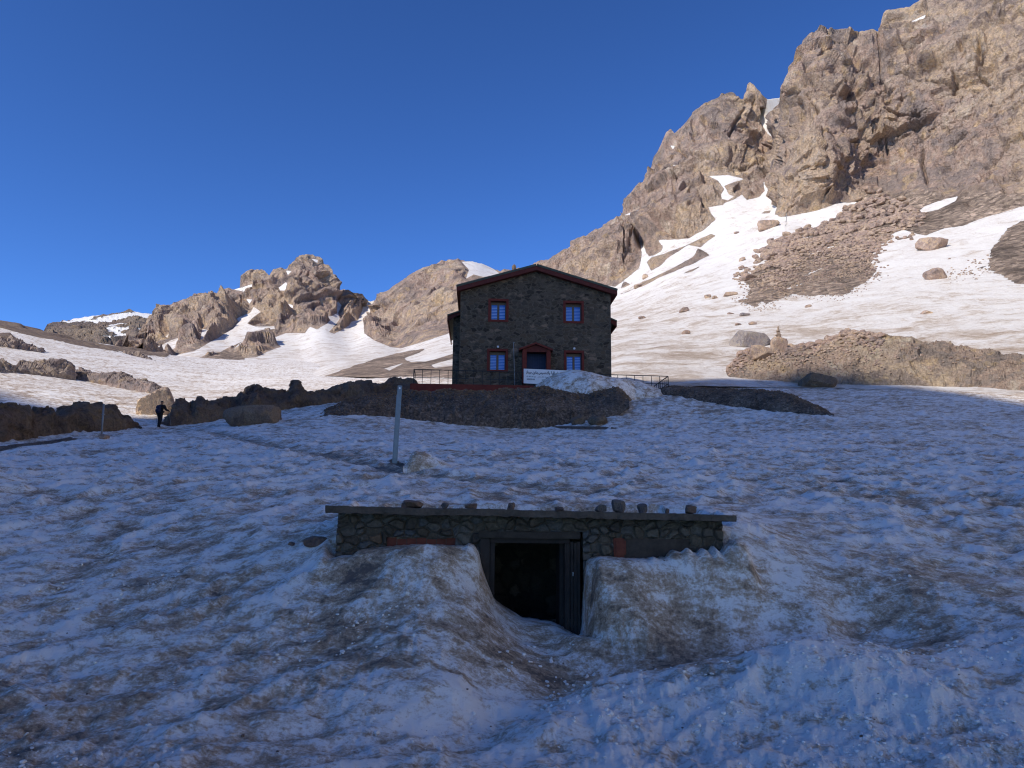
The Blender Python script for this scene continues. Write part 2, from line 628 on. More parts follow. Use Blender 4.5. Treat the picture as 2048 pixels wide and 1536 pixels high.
w = bpy.data.worlds.new('World')
SC.world = w
w.use_nodes = True
wt = w.node_tree
wt.nodes.clear()
sky = wt.nodes.new('ShaderNodeTexSky')
sky.sky_type = 'NISHITA'
sky.sun_disc = False
sky.sun_elevation = SUN_EL
sky.sun_rotation = SUN_AZ % (2 * PI)
sky.altitude = 3200
sky.air_density = 1.0
sky.dust_density = 0.25
sky.ozone_density = 2.2
hs_ = wt.nodes.new('ShaderNodeHueSaturation')
hs_.inputs['Saturation'].default_value = 1.0
bg = wt.nodes.new('ShaderNodeBackground')
bg.inputs['Strength'].default_value = 0.094
wo = wt.nodes.new('ShaderNodeOutputWorld')
gm = wt.nodes.new('ShaderNodeGamma')
gm.inputs[1].default_value = 1.26
wt.links.new(sky.outputs[0], gm.inputs[0])
wt.links.new(gm.outputs[0], hs_.inputs['Color'])
tn = wt.nodes.new('ShaderNodeMix')
tn.data_type = 'RGBA'
tn.blend_type = 'MULTIPLY'
tn.inputs[0].default_value = 1.0
tn.inputs[7].default_value = (.47, .735, 1.07, 1)
wt.links.new(hs_.outputs[0], tn.inputs[6])
wt.links.new(tn.outputs[2], bg.inputs[0])
wt.links.new(bg.outputs[0], wo.inputs[0])

sl = bpy.data.lights.new('sun', 'SUN')
sl.energy = 3.15
sl.angle = math.radians(0.53)
sl.color = (1.0, .95, .865)
so = bpy.data.objects.new('sun', sl)
COL.objects.link(so)
so.rotation_euler = Vector(SUN).to_track_quat('Z', 'Y').to_euler()

cam = bpy.data.cameras.new('camera')
cam.sensor_width = 36
cam.lens = 36 * FOC / 2048
cam.clip_end = 5000
cam.clip_start = .05
co = bpy.data.objects.new('camera', cam)
COL.objects.link(co)
M = Matrix.Identity(4)
for i in range(3):
    M[i][0], M[i][1], M[i][2] = RIGHT[i], UP[i], -FWD[i]
co.matrix_world = M
SC.camera = co
SC.view_settings.view_transform = 'Standard'
SC.view_settings.look = 'None'
SC.view_settings.exposure = 0.50
SC.render.engine = 'CYCLES'
SC.cycles.use_denoising = True
SC.cycles.filter_width = 1.15
SC.cycles.max_bounces = 5
SC.cycles.diffuse_bounces = 3

# ------------------------------------------------------------------ materials
M_NEAR = terrain_mat('snow_near', 1.6, 3.0, near=True, dust=.02)
M_FAR = terrain_mat('snow_and_rock_far', .16, .12, dust=.03, lit=2.0, soil_k=2.5)
M_VFAR = terrain_mat('snow_and_rock_distant', .05, .06, dust=-.06, lit=1.2)
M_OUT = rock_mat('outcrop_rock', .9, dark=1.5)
M_OUTD = rock_mat('outcrop_rock_shaded', .8, dark=.72, tint=(1.1, 1, .85))  # same rock as the sunlit outcrops, shade painted in as a darker colour
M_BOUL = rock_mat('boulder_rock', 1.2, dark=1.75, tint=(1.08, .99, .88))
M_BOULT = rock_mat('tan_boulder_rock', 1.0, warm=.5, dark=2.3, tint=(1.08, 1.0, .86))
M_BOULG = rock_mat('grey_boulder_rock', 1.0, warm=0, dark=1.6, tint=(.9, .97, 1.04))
M_STONE = rock_mat('stone_grey', 7, dark=.7, tint=(.9, 1, 1.1))
M_STONEB = rock_mat('stone_brown', 7, dark=.75, warm=.9, tint=(1.1, .95, .85))

# ------------------------------------------------------------------ the ground: snow slope from the camera to the valley
# (pixel x, pixel y, distance along the view axis) of places on the slope
NEAR = [
    # foreground left
    (0, 1536, 5.0), (300, 1536, 5.0), (600, 1536, 5.1), (850, 1530, 5.2), (0, 1300, 7.0), (300, 1300, 7.0), (520, 1290, 7.1), (0, 1120, 9.4),
    (300, 1115, 9.2), (520, 1110, 8.8), (620, 1112, 8.5), (0, 1000, 12.5), (400, 1000, 12.2), (640, 1010, 11.4), (660, 1060, 9.2), (640, 1095, 8.5),
    (680, 1112, 8.3), (760, 1095, 8.3), (900, 1092, 8.3), (750, 1250, 7.3), (850, 1180, 7.6), (930, 1165, 7.9), (880, 1290, 6.9), (940, 1260, 7.3),
    (750, 1400, 6.1), (900, 1400, 6.2),
    # trench
    (975, 1205, 8.4), (1045, 1245, 8.4), (1120, 1255, 8.4), (1040, 1280, 7.9), (1120, 1282, 7.9), (1140, 1328, 7.5), (1060, 1350, 7.1),
    (1120, 1395, 6.9), (1020, 1430, 6.4), (1000, 1470, 6.1), (960, 1500, 5.75), (1250, 1345, 7.3), (1400, 1328, 7.3), (1550, 1300, 7.45), (1700, 1270, 7.6),
    # right bank and the mound before it
    (1190, 1115, 8.3), (1240, 1118, 8.25), (1350, 1112, 8.25), (1440, 1098, 8.25), (1500, 1108, 8.4), (1300, 1190, 7.9), (1420, 1200, 7.85), (1560, 1180, 8.0),
    (1650, 1230, 7.7), (1500, 1240, 7.7),
    (1180, 1380, 6.45), (1260, 1362, 6.5), (1380, 1332, 6.6), (1480, 1310, 6.65), (1570, 1281, 6.65), (1680, 1290, 6.7), (1800, 1300, 6.8), (1100, 1440, 5.85), (1050, 1462, 5.7),
    (1200, 1450, 5.8), (1400, 1420, 5.9), (1600, 1400, 5.9), (1800, 1420, 5.7), (2048, 1300, 6.6), (1050, 1536, 5.15), (1400, 1536, 5.1), (1750, 1536, 5.0), (2048, 1536, 4.9),
    (1800, 1180, 8.0), (2048, 1150, 8.7), (1620, 1090, 9.0), (1800, 1060, 10.2), (2048, 1030, 11.3), (1480, 1050, 9.2), (1550, 1030, 10.8),
    # above the hut
    (1470, 1016, 11.6), (1250, 1010, 11.6), (1024, 1006, 11.6), (850, 1004, 11.6), (700, 1004, 11.4), (1024, 985, 13.0), (1400, 985, 13.5), (1700, 990, 13.5),
    (800, 935, 17.0), (1100, 930, 18), (1400, 930, 18.5), (1800, 930, 19), (2048, 950, 17), (400, 930, 18), (0, 930, 19), (600, 880, 27),
    (1100, 890, 27), (1500, 890, 28), (1900, 890, 28),
]
MID = [
    # left
    (0, 898, 30), (100, 880, 36), (200, 870, 38), (330, 856, 45), (460, 855, 42), (640, 825, 44), (0, 840, 44), (0, 802, 50), (90, 822, 47), (270, 835, 50), (350, 812, 56),
    (0, 765, 62), (0, 740, 76), (0, 690, 118), (0, 652, 150), (90, 668, 160), (160, 775, 66), (250, 785, 72), (250, 745, 108), (250, 702, 190), (400, 790, 72), (400, 768, 105),
    (400, 740, 170), (400, 718, 250), (560, 772, 80), (600, 755, 110), (600, 735, 190), (600, 716, 290), (700, 765, 80), (740, 757, 84), (800, 754, 78),
    (0, 670, 240), (250, 715, 280),
    # middle
    (640, 842, 41), (900, 852, 43), (1073, 858, 43.5), (1240, 842, 43.5), (1073, 800, 50), (900, 800, 50), (1280, 793, 50), (1073, 772, 62), (900, 770, 62), (1240, 770, 60),
    (1330, 790, 50), (1073, 765, 85), (900, 764, 85),
    # right
    (1400, 838, 45), (1650, 838, 45), (1400, 785, 57), (1600, 795, 57), (1500, 770, 66), (1700, 775, 66), (1850, 870, 38), (2048, 880, 38), (1850, 790, 60), (2048, 812, 57), (2048, 780, 68),
    (1250, 766, 80), (1500, 776, 80), (1800, 778, 80), (2048, 784, 82),
    (-400, 900, 30), (-400, 820, 48), (-400, 700, 76), (-400, 580, 150), (2400, 880, 38), (2500, 800, 60), (2500, 780, 80),
]


def polar(P):
    P = np.asarray(P, float)
    r = np.maximum(np.hypot(P[..., 0], P[..., 1]), 1e-6)
    return np.arctan2(P[..., 0], P[..., 1]), np.log(r), P[..., 2] / r


g_pts, g_val = [], []
nearP = np.array([at_y(x, y, d) for x, y, d in NEAR])
midP = np.array([at_r(x, y, d) for x, y, d in MID])
extra = []
for a in (-80, -55, -40, -20, 0, 20, 40, 55, 80):
    t = math.radians(a)
    for r, z in ((2.0, -1.60), (3.6, -1.58)):
        extra.append((r * math.sin(t), r * math.cos(t), z))
for a in (-75, -52, 52, 75):
    t = math.radians(a)
    for r, z in ((5.5, -1.5), (9.5, -.6), (20, 1.6), (38, 3.2), (75, 9 if a > 0 else 16)):
        extra.append((r * math.sin(t), r * math.cos(t), z))
ctrl = np.vstack([nearP, midP, np.array(extra)])
ga, gl, gt = polar(ctrl)


def base_height(x, y):
    r = np.maximum(np.hypot(x, y), .9)
    q = np.stack([np.arctan2(x, np.maximum(y, 1e-3)), np.log(r)], 1)
    return tps(np.stack([ga, gl], 1), gt, q, 2e-5) * r


# hut geometry that the snow has to respect
HUT_Y = 8.45                 # front wall plane
HUT_X0 = float(at_y(672, 1060, HUT_Y)[0])
HUT_X1 = float(at_y(1446, 1070, HUT_Y)[0])
HUT_YB = 11.15
X_DOOR_R = float(at_y(1170, 1180, 8.2)[0])


CONTACT = [(640, 1096), (668, 1115), (690, 1110), (705, 1110), (728, 1097), (775, 1093), (830, 1089), (880, 1090), (915, 1091), (928, 1092), (938, 1086), (948, 1090), (958, 1105), (963, 1130), (972, 1158), (990, 1204), (1015, 1222), (1045, 1240), (1100, 1247), (1138, 1262),
           (1158, 1272), (1164, 1262), (1167, 1200), (1170, 1130), (1176, 1118), (1195, 1112), (1225, 1114), (1300, 1119), (1340, 1114), (1360, 1106), (1375, 1103), (1385, 1107), (1400, 1103), (1412, 1108), (1422, 1102), (1436, 1108), (1448, 1094), (1462, 1088), (1480, 1085)]
PATH = [(330, 853, 45), (420, 868, 40), (520, 890, 28), (650, 912, 21.5), (820, 945, 16), (1000, 962, 14.6), (1200, 985, 13.2), (1450, 1010, 11.8), (1600, 1060, 9.8), (1800, 1180, 8.0), (2100, 1300, 6.6)]
pathXY = np.array([at_r(*p)[:2] for p in PATH])


def path_dist(x, y):
    best = np.full(x.shape, 1e9, np.float32)
    for a, b in zip(pathXY[:-1], pathXY[1:]):
        e = b - a
        t = np.clip(((x - a[0]) * e[0] + (y - a[1]) * e[1]) / (e @ e), 0, 1)
        best = np.minimum(best, np.hypot(x - a[0] - t * e[0], y - a[1] - t * e[1]))
    return best


def ground_build():
    R, C = 900, 940
    t = np.linspace(math.log(0.8), math.log(310), R)
    Y1 = np.exp(t)
    s = np.linspace(-1.0, 1.0, C)
    s = s * (.76 + 1.0 * s ** 6)
    yy = np.repeat((Y1 - 2.0)[:, None], C, 1)
    xx = s[None] * Y1[:, None]
    x, y = xx.ravel().astype(np.float32), yy.ravel().astype(np.float32)
    r = np.hypot(x, y)
    z = base_height(x, y)
    z = np.where(y < 1.0, -1.6, z * sstep(.8, 2.2, y) - 1.6 * (1 - sstep(.8, 2.2, y)))
    P2 = np.stack([x, y, np.zeros_like(x)], 1)
    # snow wall that drops sheer to the trench on the right side of the door
    wob = .06 * fbm(P2 * np.array([0, 3.0, 0], np.float32) + 3, 3, 5, fn=perlin2)
    wx = X_DOOR_R + .02 + 1.5 * sstep(8.0, 7.0, y) ** 2 + wob
    near_door = sstep(7.0, 7.45, y) * sstep(8.75, 8.6, y)
    cut = sstep(wx + .16 + .40 * sstep(8.3, 7.5, y), wx - .03, x) * sstep(.40, .56, x)
    z = np.where(near_door > 0, z - near_door * cut * np.clip(z + 1.24, 0, 1), z)
    bank = near_door * sstep(wx - .02, wx + .10, x) * sstep(1.7, 1.2, x)
    zb = -.50 - .75 * sstep(8.15, 7.25, y)
    z = np.where(zb > z, z + bank * (zb - z), z)
    # ---------------- relief
    warp = np.stack([perlin2(P2 * .8, 21), perlin2(P2 * .8 + 40, 22), np.zeros_like(x)], 1)
    nearw = sstep(16, 7, r)
    slope_dir = P2.copy()
    a = .55
    slope_dir[:, 0] = P2[:, 0] * math.cos(a) + P2[:, 1] * math.sin(a)
    slope_dir[:, 1] = (-P2[:, 0] * math.sin(a) + P2[:, 1] * math.cos(a)) * 1.9
    slope_dir += .35 * warp
    cup = worley(slope_dir * 1.35, 31, dim=2)[0]
    cup2 = worley(slope_dir * 3.1 + 9, 33, dim=2)[0]
    h = .125 * (cup ** 2 - .25) + .07 * (cup2 ** 2 - .25) + .022 * nearw * (worley(slope_dir * 7.3 + 5, 34, dim=2)[0] ** 2 - .25)
    lum = fbm(slope_dir * .9, 5, 41, .55, perlin2, True)
    h += (.05 + .02 * nearw) * lum
    midw = sstep(8.5, 13, r)
    h += midw * (.05 * (cup ** 2 - .25) + .03 * (cup2 ** 2 - .25))
    h *= 1.10 - .42 * nearw
    h += nearw * .030 * (worley(slope_dir * 4.6 + 31, 36, dim=2)[0] ** 2 - .25)
    h += .10 * fbm(P2 * .33, 3, 51, .5, perlin2)
    chunk = fbm((P2 + .12 * warp) * 4.2, 4, 61, .6, perlin2, True)
    rough = sstep(-.1, .45, fbm(P2 * .7, 3, 71, .5, perlin2)) * nearw
    clump = (x > .6) & (y < 7.2)
    rough = np.where(clump, np.maximum(rough, .8 * nearw), rough)
    h += (.026 * nearw + .042 * rough) * chunk
    f1 = worley(P2 * 5.2 + .5 * warp, 35, dim=2)[0]
    h += .05 * rough * (.45 - f1) * sstep(-.2, .4, fbm(P2 * 1.1 + 8, 3, 77, .5, perlin2))
    fade = 1 - .55 * sstep(20, 70, r)
    pd = path_dist(x, y)
    groove = np.exp(-(pd / np.where(r < 14, .55, .38)) ** 2)
    h = h * fade * (1 - .45 * groove) - np.where(r < 13, .04, .13) * groove * (1 + .4 * fbm(P2 * 2, 2, 81, .5, perlin2))
    # smooth melt hollows on the right bank face
    face = near_door * sstep(wx - .1, wx + .02, x)
    bowl = sstep(6.35, 6.75, y + .06 * x) * sstep(8.35, 8.1, y) * sstep(-.75, -.25, x) * sstep(3.6, 2.4, x)
    h = h * (1 - .4 * sstep(0, 1, face)) * (1 - .62 * bowl) * (1 - .22 * sstep(8.8, 11, r))
    calm = sstep(.5, .0, np.abs(x - .5 * (HUT_X0 + HUT_X1)) - .5 * (HUT_X1 - HUT_X0)) * sstep(7.9, 8.2, y) * sstep(9.2, 8.9, y)
    z = z + h * (1 - .55 * calm)
    # the line where the snow meets the front of the hut
    cx_, cy_ = np.array(CONTACT, float).T
    cpt = at_y(cx_, cy_, HUT_Y - .05)
    zc = np.interp(x, cpt[:, 0], cpt[:, 2]) + .012 * perlin2(P2 * 7, 93) + .008 * perlin2(P2 * 17, 94)
    wgt = sstep(7.86, 8.28, y) * sstep(8.70, 8.62, y) * sstep(cpt[0, 0] - .02, cpt[0, 0] + .1, x) * sstep(cpt[-1, 0] + .1, cpt[-1, 0] - .02, x)
    z = z + wgt * (zc - z)
    # jagged lip of ice fins against the right half of the hut
    lip = sstep(1.35, 1.6, x) * sstep(HUT_X1 + .3, HUT_X1, x) * sstep(8.02, 8.2, y) * sstep(8.6, 8.45, y)
    z += lip * .10 * np.abs(perlin2(np.stack([x * 9, y * 2, y], 1), 91))
    # the inside of the hut is dug out; snow laps onto the back of its roof
    inside = sstep(HUT_X0 + .10, HUT_X0 + .22, x) * sstep(HUT_X1 - .10, HUT_X1 - .22, x) * sstep(8.62, 8.80, y) * sstep(HUT_YB, HUT_YB - .15, y)
    z = z * (1 - inside) + np.minimum(z, -2.1) * inside
    # snow kept below the slab along its ends
    ends = sstep(HUT_X0 - .32, HUT_X0 - .2, x) * sstep(HUT_X1 + .32, HUT_X1 + .2, x) * sstep(8.1, 8.2, y) * sstep(HUT_YB - .05, HUT_YB - .2, y)
    lim = np.where(x < 0, -.05, -.13) + .03 * perlin2(P2 * 3, 95) + .05 * sstep(9.5, 11, y)
    z = np.where(ends > .02, np.minimum(z, lim * ends + (1 - ends) * np.maximum(z, lim)), z)
    # ---------------- dirt
    big = fbm(P2 * .22 + 5, 3, 101, .5, perlin2)
    dirt_shade = .405 - .07 * sstep(9, 16, r) + .25 * big + .16 * fbm(slope_dir * .8, 4, 111, .55, perlin2)
    dirt_shade += .16 * (cup < .35) * (1 - nearw) * .6
    dirt_shade += .15 * sstep(.25, .7, cup) * 0 - 1.9 * np.clip(h, -.12, .12)  # hollows coloured darker and crests lighter, painting relief shade over the real dirt
    tr = sstep(1.0, .1, np.abs(y - 7.25 - .1 * x)) * sstep(-1.3, -.3, x) * sstep(3.4, 1.8, x)
    dirt_shade += .15 * tr + .15 * sstep(1.6, .3, np.hypot((x + .75) / 1.3, y - 7.5))
    clean = sstep(.0, .5, np.where((x > .2 + .3 * (6 - y)), 1.0, 0.0)) * sstep(6.75, 6.5, y)
    dirt_shade -= .10 * clean
    dirt_shade += .10 * groove * (r > 14)
    dirt_shade += .13 * sstep(.2, 2.5, -x - .3 * (7 - y)) * nearw
    dirt_shade += .20 * sstep(7.7, 7.95, y) * sstep(8.26, 8.16, y) * sstep(-1.75, -1.5, x) * sstep(-.45, -.65, x)
    dirt_shade += .03 * sstep(25, 60, r) - .09 * sstep(60, 120, r)
    V = np.stack([x, y, z], 1).reshape(R, C, 3)
    px, py = proj(V.reshape(-1, 3))
    # ---------------- bare strips on the left skyline
    nz = 6 * fbm(P2 * .12, 4, 121, .55, perlin2)
    rock = np.full(x.shape, -9.0, np.float32)
    for poly in ([(-400, 600), (0, 647), (80, 660), (160, 681), (250, 697), (345, 707), (330, 716), (250, 708), (140, 687), (60, 672), (0, 658), (-400, 612)],
                 [(-20, 667), (20, 670), (45, 686), (20, 682), (-20, 680)]):
        rock = np.maximum(rock, poly_sd(px, py, poly) + nz * .4)
    # melt-out strips of dark earth before the left outcrop and around the pole
    for poly in ([(-60, 905), (0, 892), (70, 884), (110, 880), (140, 874), (160, 878), (100, 888), (40, 893), (0, 903), (-60, 915)], [(775, 922), (786, 917), (806, 928), (835, 933), (838, 937), (800, 934)],
                 [(1100, 852), (1200, 853), (1250, 857), (1180, 859), (1120, 857)]):
        rock = np.maximum(rock, poly_sd(px, py, poly) + nz * .25)
    rk = np.clip(.5 + rock / 3.0, 0, 1)
    V = V.copy()
    V.reshape(-1, 3)[:, 2] += np.where(r > 60, rk * (.35 + .5 * facets(P2 * 1.0, 6, 131)), 0)
    me = mesh_raw('snow_ground', V, grid_faces(R, C), M_NEAR, True, {'rock': rk, 'soil': rk * np.where(r > 60, 0.25, .6), 'dirt_shade': dirt_shade})
    o = link('snow_ground', me, kind='structure', label='dirty shaded snow slope filling the foreground and rising to the stone house', category='snow')
    return V, t, s


GV, GT, GS = ground_build()
_S = GS


def ground_z(x, y):
    """height of the snow by bilinear lookup"""
    x, y = np.atleast_1d(np.asarray(x, float)), np.atleast_1d(np.asarray(y, float))
    fi = np.interp(np.log(np.maximum(y + 2, .81)), GT, np.arange(len(GT)))
    fj = np.interp(x / (y + 2), _S, np.arange(len(_S)))
    i, j = np.clip(fi.astype(int), 0, len(GT) - 2), np.clip(fj.astype(int), 0, len(_S) - 2)
    a, b = fi - i, fj - j
    Z = GV[..., 2]
    return (Z[i, j] * (1 - a) * (1 - b) + Z[i + 1, j] * a * (1 - b) + Z[i, j + 1] * (1 - a) * b + Z[i + 1, j + 1] * a * b)


def ground_hit(px, py, r0=3.0, r1=200.0):
    """where the view ray through a pixel first meets the snow"""
    rr = np.exp(np.linspace(math.log(r0), math.log(r1), 3000))
    P = at_r(np.full(rr.shape, float(px)), np.full(rr.shape, float(py)), rr)
    below = P[:, 2] < ground_z(P[:, 0], P[:, 1])
    k = int(np.argmax(below)) if below.any() else len(rr) - 1
    return P[k]
# ------------------------------------------------------------------ mountains: sheets with traced ridges and real distances
SHEETS = {}


def sheet(name, label, ctrlpts, ridge, bottom, x0, x1, stepx, rows, mask_fn, amp, mat, seed, sinkleft=0, sinkright=0, ridgefade=.3, calm=None, back=((12, .35), (40, .5), (110, .7), (240, .9))):
    px = np.arange(x0, x1, stepx)
    ridge, bottom = np.array(ridge, float), np.array(bottom, float)
    rp = np.interp(px, ridge[:, 0], ridge[:, 1])
    q1 = np.stack([px * .045, np.zeros_like(px), np.zeros_like(px) + seed], 1)
    rp = rp + 2.6 * fbm(q1, 4, seed, .6, perlin2, True)
    bp = np.interp(px, bottom[:, 0], bottom[:, 1])
    C, R = len(px), rows
    v = np.linspace(0, 1, R)[:, None]
    py = bp[None] + (rp - bp)[None] * v
    pxx = np.repeat(px[None], R, 0)
    c = np.array(ctrlpts, float)
    q = np.stack([pxx.ravel() / 300, py.ravel() / 300], 1)
    lr = tps(c[:, :2] / 300, np.log(c[:, 2]), q, 3e-3)
    P = at_r(pxx.ravel(), py.ravel(), np.exp(lr)).astype(np.float32).reshape(R, C, 3)
    N = grid_normals(P).astype(np.float32)
    tocam = -P / np.linalg.norm(P, axis=-1, keepdims=True)
    N *= np.sign(np.median((N * tocam).sum(-1)))
    rock, soil, dirt_shade, inside = mask_fn(pxx.ravel().astype(np.float32), py.ravel().astype(np.float32), P.reshape(-1, 3))
    ds = np.maximum(np.linalg.norm(np.gradient(P, axis=0), axis=-1), np.linalg.norm(np.gradient(P, axis=1), axis=-1)).ravel()
    h = amp(P.reshape(-1, 3), inside, soil, pxx.ravel(), py.ravel(), lambda blk: sstep(2.3, 6.0, blk / np.maximum(ds, 1e-3)))
    fade = ridgefade + (1 - ridgefade) * sstep(0, 34, py - rp[None])
    if calm is not None:
        fade = fade * calm(pxx, py)
    P = P + N * (h.reshape(R, C) * fade)[..., None].astype(np.float32)
    if sinkright:
        P[..., 2] -= np.float32(.16) * np.linalg.norm(P, axis=-1) * sstep(sinkright, x1, px)[None].astype(np.float32)
    if sinkleft:
        P[..., 2] -= np.float32(.16) * np.linalg.norm(P, axis=-1) * sstep(sinkleft, x0, px)[None].astype(np.float32)
    # back side
    extra = []
    last = P[-1]
    hz = last[:, :2] / np.linalg.norm(last[:, :2], axis=1, keepdims=True)
    for d, drop in back:
        b = last.copy()
        b[:, :2] += hz * d
        b[:, 2] -= d * drop
        b[:, 2] += .05 * d * perlin2(np.stack([px * .03, px * 0 + d, px * 0], 1), seed + 5)
        extra.append(b)
    full = np.concatenate([P, np.stack(extra)], 0)
    ex = len(back)
    pad = lambda a_: np.concatenate([a_.reshape(R, C), np.repeat(a_.reshape(R, C)[-1:], ex, 0)], 0)
    rk = pad(rock)
    fr = (rk[:-1, :-1] > .6).ravel()
    me = mesh_raw(name, full, grid_faces(R + ex, C), mat, True, {'rock': rk, 'soil': pad(soil), 'dirt_shade': pad(dirt_shade)}, flat_faces=fr)
    o = link(name, me, kind='structure', label=label, category='mountain')
    SHEETS[name] = (px, py, P)
    return P


def sheet_point(name, x, y):
    px, py, P = SHEETS[name]
    j = int(np.clip(round((x - px[0]) / (px[1] - px[0])), 0, len(px) - 1))
    i = int(np.argmin(np.abs(py[:, j] - y)))
    return P[i, j]


def union(px, py, polys):
    best = np.full(px.shape, -99.0, np.float32)
    for p in polys:
        best = np.maximum(best, poly_sd(px, py, p))
    return best


# ---- right massif
R_CTRL = [(985, 790, 66), (1100, 780, 66), (1240, 768, 64), (1400, 767, 63), (1600, 777, 64), (1800, 778, 64), (2048, 785, 64), (2300, 790, 66), (2650, 800, 66),
          (985, 640, 200), (1240, 700, 100), (1240, 640, 160), (1230, 590, 230), (1100, 640, 200), (1000, 575, 300), (1400, 700, 95), (1400, 640, 130), (1400, 560, 190), (1400, 490, 243), (1300, 545, 232),
          (1600, 700, 90), (1600, 640, 120), (1600, 540, 175), (1550, 450, 232), (1600, 432, 240), (1800, 700, 88), (1800, 600, 128), (1800, 500, 180), (1800, 410, 235),
          (2048, 700, 85), (2048, 600, 122), (2048, 500, 162), (2048, 420, 200), (2048, 350, 232), (2400, 600, 112), (2400, 400, 185), (2400, 200, 225), (2650, 600, 105), (2650, 200, 215),
          (1100, 570, 290), (1100, 520, 325), (1180, 520, 285), (1180, 470, 315), (1230, 500, 268), (1250, 430, 300), (1281, 480, 278), (1330, 470, 258), (1300, 400, 290), (1300, 350, 308), (1350, 265, 325), (1380, 420, 262),
          (1400, 380, 280), (1400, 300, 300), (1400, 225, 325), (1455, 188, 330), (1480, 290, 300), (1470, 375, 275), (1510, 165, 335), (1530, 230, 335), (1545, 300, 318), (1545, 400, 268), (1520, 330, 295),
          (1570, 400, 244), (1575, 300, 256), (1585, 180, 275), (1630, 60, 300), (1700, 70, 300), (1700, 200, 270), (1700, 300, 258), (1700, 395, 248), (1800, 20, 300), (1800, 200, 268),
          (1900, 0, 290), (1900, 200, 262), (1900, 350, 247), (2048, -100, 290), (2048, 0, 275), (2048, 200, 255), (2400, -200, 265), (2400, 0, 240), (2650, -250, 250)]
R_RIDGE = [(985, 560), (1040, 548), (1066, 530), (1085, 521), (1110, 512), (1130, 500), (1150, 488), (1180, 470), (1205, 458), (1230, 440), (1246, 424), (1250, 405), (1262, 390), (1288, 362), (1300, 340),
           (1308, 318), (1322, 296), (1336, 266), (1345, 262), (1352, 270), (1362, 262), (1380, 240), (1396, 222), (1420, 206), (1440, 195), (1453, 188), (1461, 186), (1470, 194), (1484, 203), (1488, 190), (1496, 172), (1505, 163),
           (1514, 168), (1524, 180), (1531, 193), (1536, 197), (1571, 192), (1573, 178), (1572, 160), (1584, 140), (1594, 125), (1606, 98), (1614, 82), (1624, 70), (1640, 61), (1665, 60), (1682, 68), (1700, 74),
           (1730, 68), (1760, 62), (1766, 42), (1776, 28), (1800, 22), (1822, 18), (1840, 6), (1856, -6), (1900, -20), (1960, -60), (2048, -120), (2300, -220), (2650, -300)]
R_BOT = [(985, 800), (1240, 780), (1400, 772), (1600, 778), (1800, 780), (2048, 790), (2650, 800)]
c6 = lambda p: crop(1180, 330, .20508, p)
c7 = lambda p: crop(1450, 400, .29199, p)
c4 = lambda p: crop(1040, 0, .49219, p)
UPR = [(900, -500), (2800, -500), (2800, 240), (2300, 330), (2048, 411), (1975, 433), (1926, 452), (1886, 458), (1852, 470), (1827, 465), (1775, 450), (1740, 440), (1719, 402), (1680, 406), (1630, 423), (1563, 434)] + \
    c6([(1800, 480), (1820, 410), (1770, 380), (1780, 300), (1755, 160), (1690, 165), (1700, 250), (1650, 310), (1530, 340), (1480, 290), (1400, 340), (1320, 370), (1290, 390), (1150, 410), (1180, 480), (1220, 530),
        (1160, 590), (1100, 640), (960, 715), (850, 725), (660, 730), (710, 790), (690, 840), (640, 870), (575, 890), (545, 850), (530, 800), (515, 700), (535, 600), (530, 535), (490, 520), (480, 640), (485, 760), (505, 850), (500, 900), (480, 1000),
        (380, 1090), (250, 1190), (120, 1170)]) + [(1100, 600), (900, 650)]
R_SNOW = [c4([(1005, 400), (1080, 388), (1050, 425), (1030, 440), (1025, 480), (1040, 520), (1035, 560), (1010, 550), (985, 510), (970, 480), (960, 455), (1000, 440)]),
          c4([(765, 715), (850, 712), (920, 730), (870, 740), (830, 755), (850, 790), (870, 800), (845, 815), (820, 810), (815, 790), (830, 770), (805, 735)]),
          c4([(1615, 860), (1640, 840), (1720, 810), (1780, 797), (1770, 815), (1700, 850), (1620, 868)]),
          c6([(300, 500), (470, 437), (465, 458), (330, 500)]), c4([(1580, 92), (1650, 60), (1642, 76), (1600, 90)]), c4([(608, 590), (630, 592), (622, 608)]), c4([(620, 670), (632, 668), (628, 682)])]
R_ROCK = [c6([(550, 950), (600, 1030), (680, 990), (760, 900), (960, 780), (1080, 800), (1150, 740), (1220, 690), (1180, 675), (980, 765), (700, 870), (600, 900)]),
          c6([(430, 1190), (500, 1190), (700, 1090), (900, 1010), (1050, 940), (1165, 880), (1130, 845), (1050, 850), (1000, 900), (850, 985), (720, 1050), (500, 1150)]),
          c6([(300, 1258), (380, 1235), (440, 1195), (400, 1215)]), c6([(900, 1062), (1000, 1035), (1065, 995), (980, 1025)]),
          c6([(300, 1200), (390, 1165), (350, 1140), (320, 1150)]),
          c6([(1660, 480), (1750, 470), (1770, 440), (1700, 450)]), c6([(1880, 880), (1750, 910), (1780, 860), (1850, 840)])]
R_SCREE = [[(1719, 400), (1670, 443), (1631, 467), (1571, 492), (1537, 517), (1512, 546), (1483, 560), (1500, 575), (1493, 595), (1532, 607), (1581, 590), (1645, 590), (1685, 592), (1729, 566), (1752, 544), (1739, 525), (1755, 487), (1793, 463), (1837, 447), (1800, 420), (1740, 400)],
           c7([(2048, 140), (1900, 230), (1830, 340), (1800, 480), (1900, 520), (1990, 570), (2048, 580), (3200, 560), (3200, 0), (2500, 60)]),
           c7([(100, 690), (200, 735), (260, 700), (180, 660)]), c7([(1530, 520), (1700, 480), (1790, 450), (1700, 505)])]
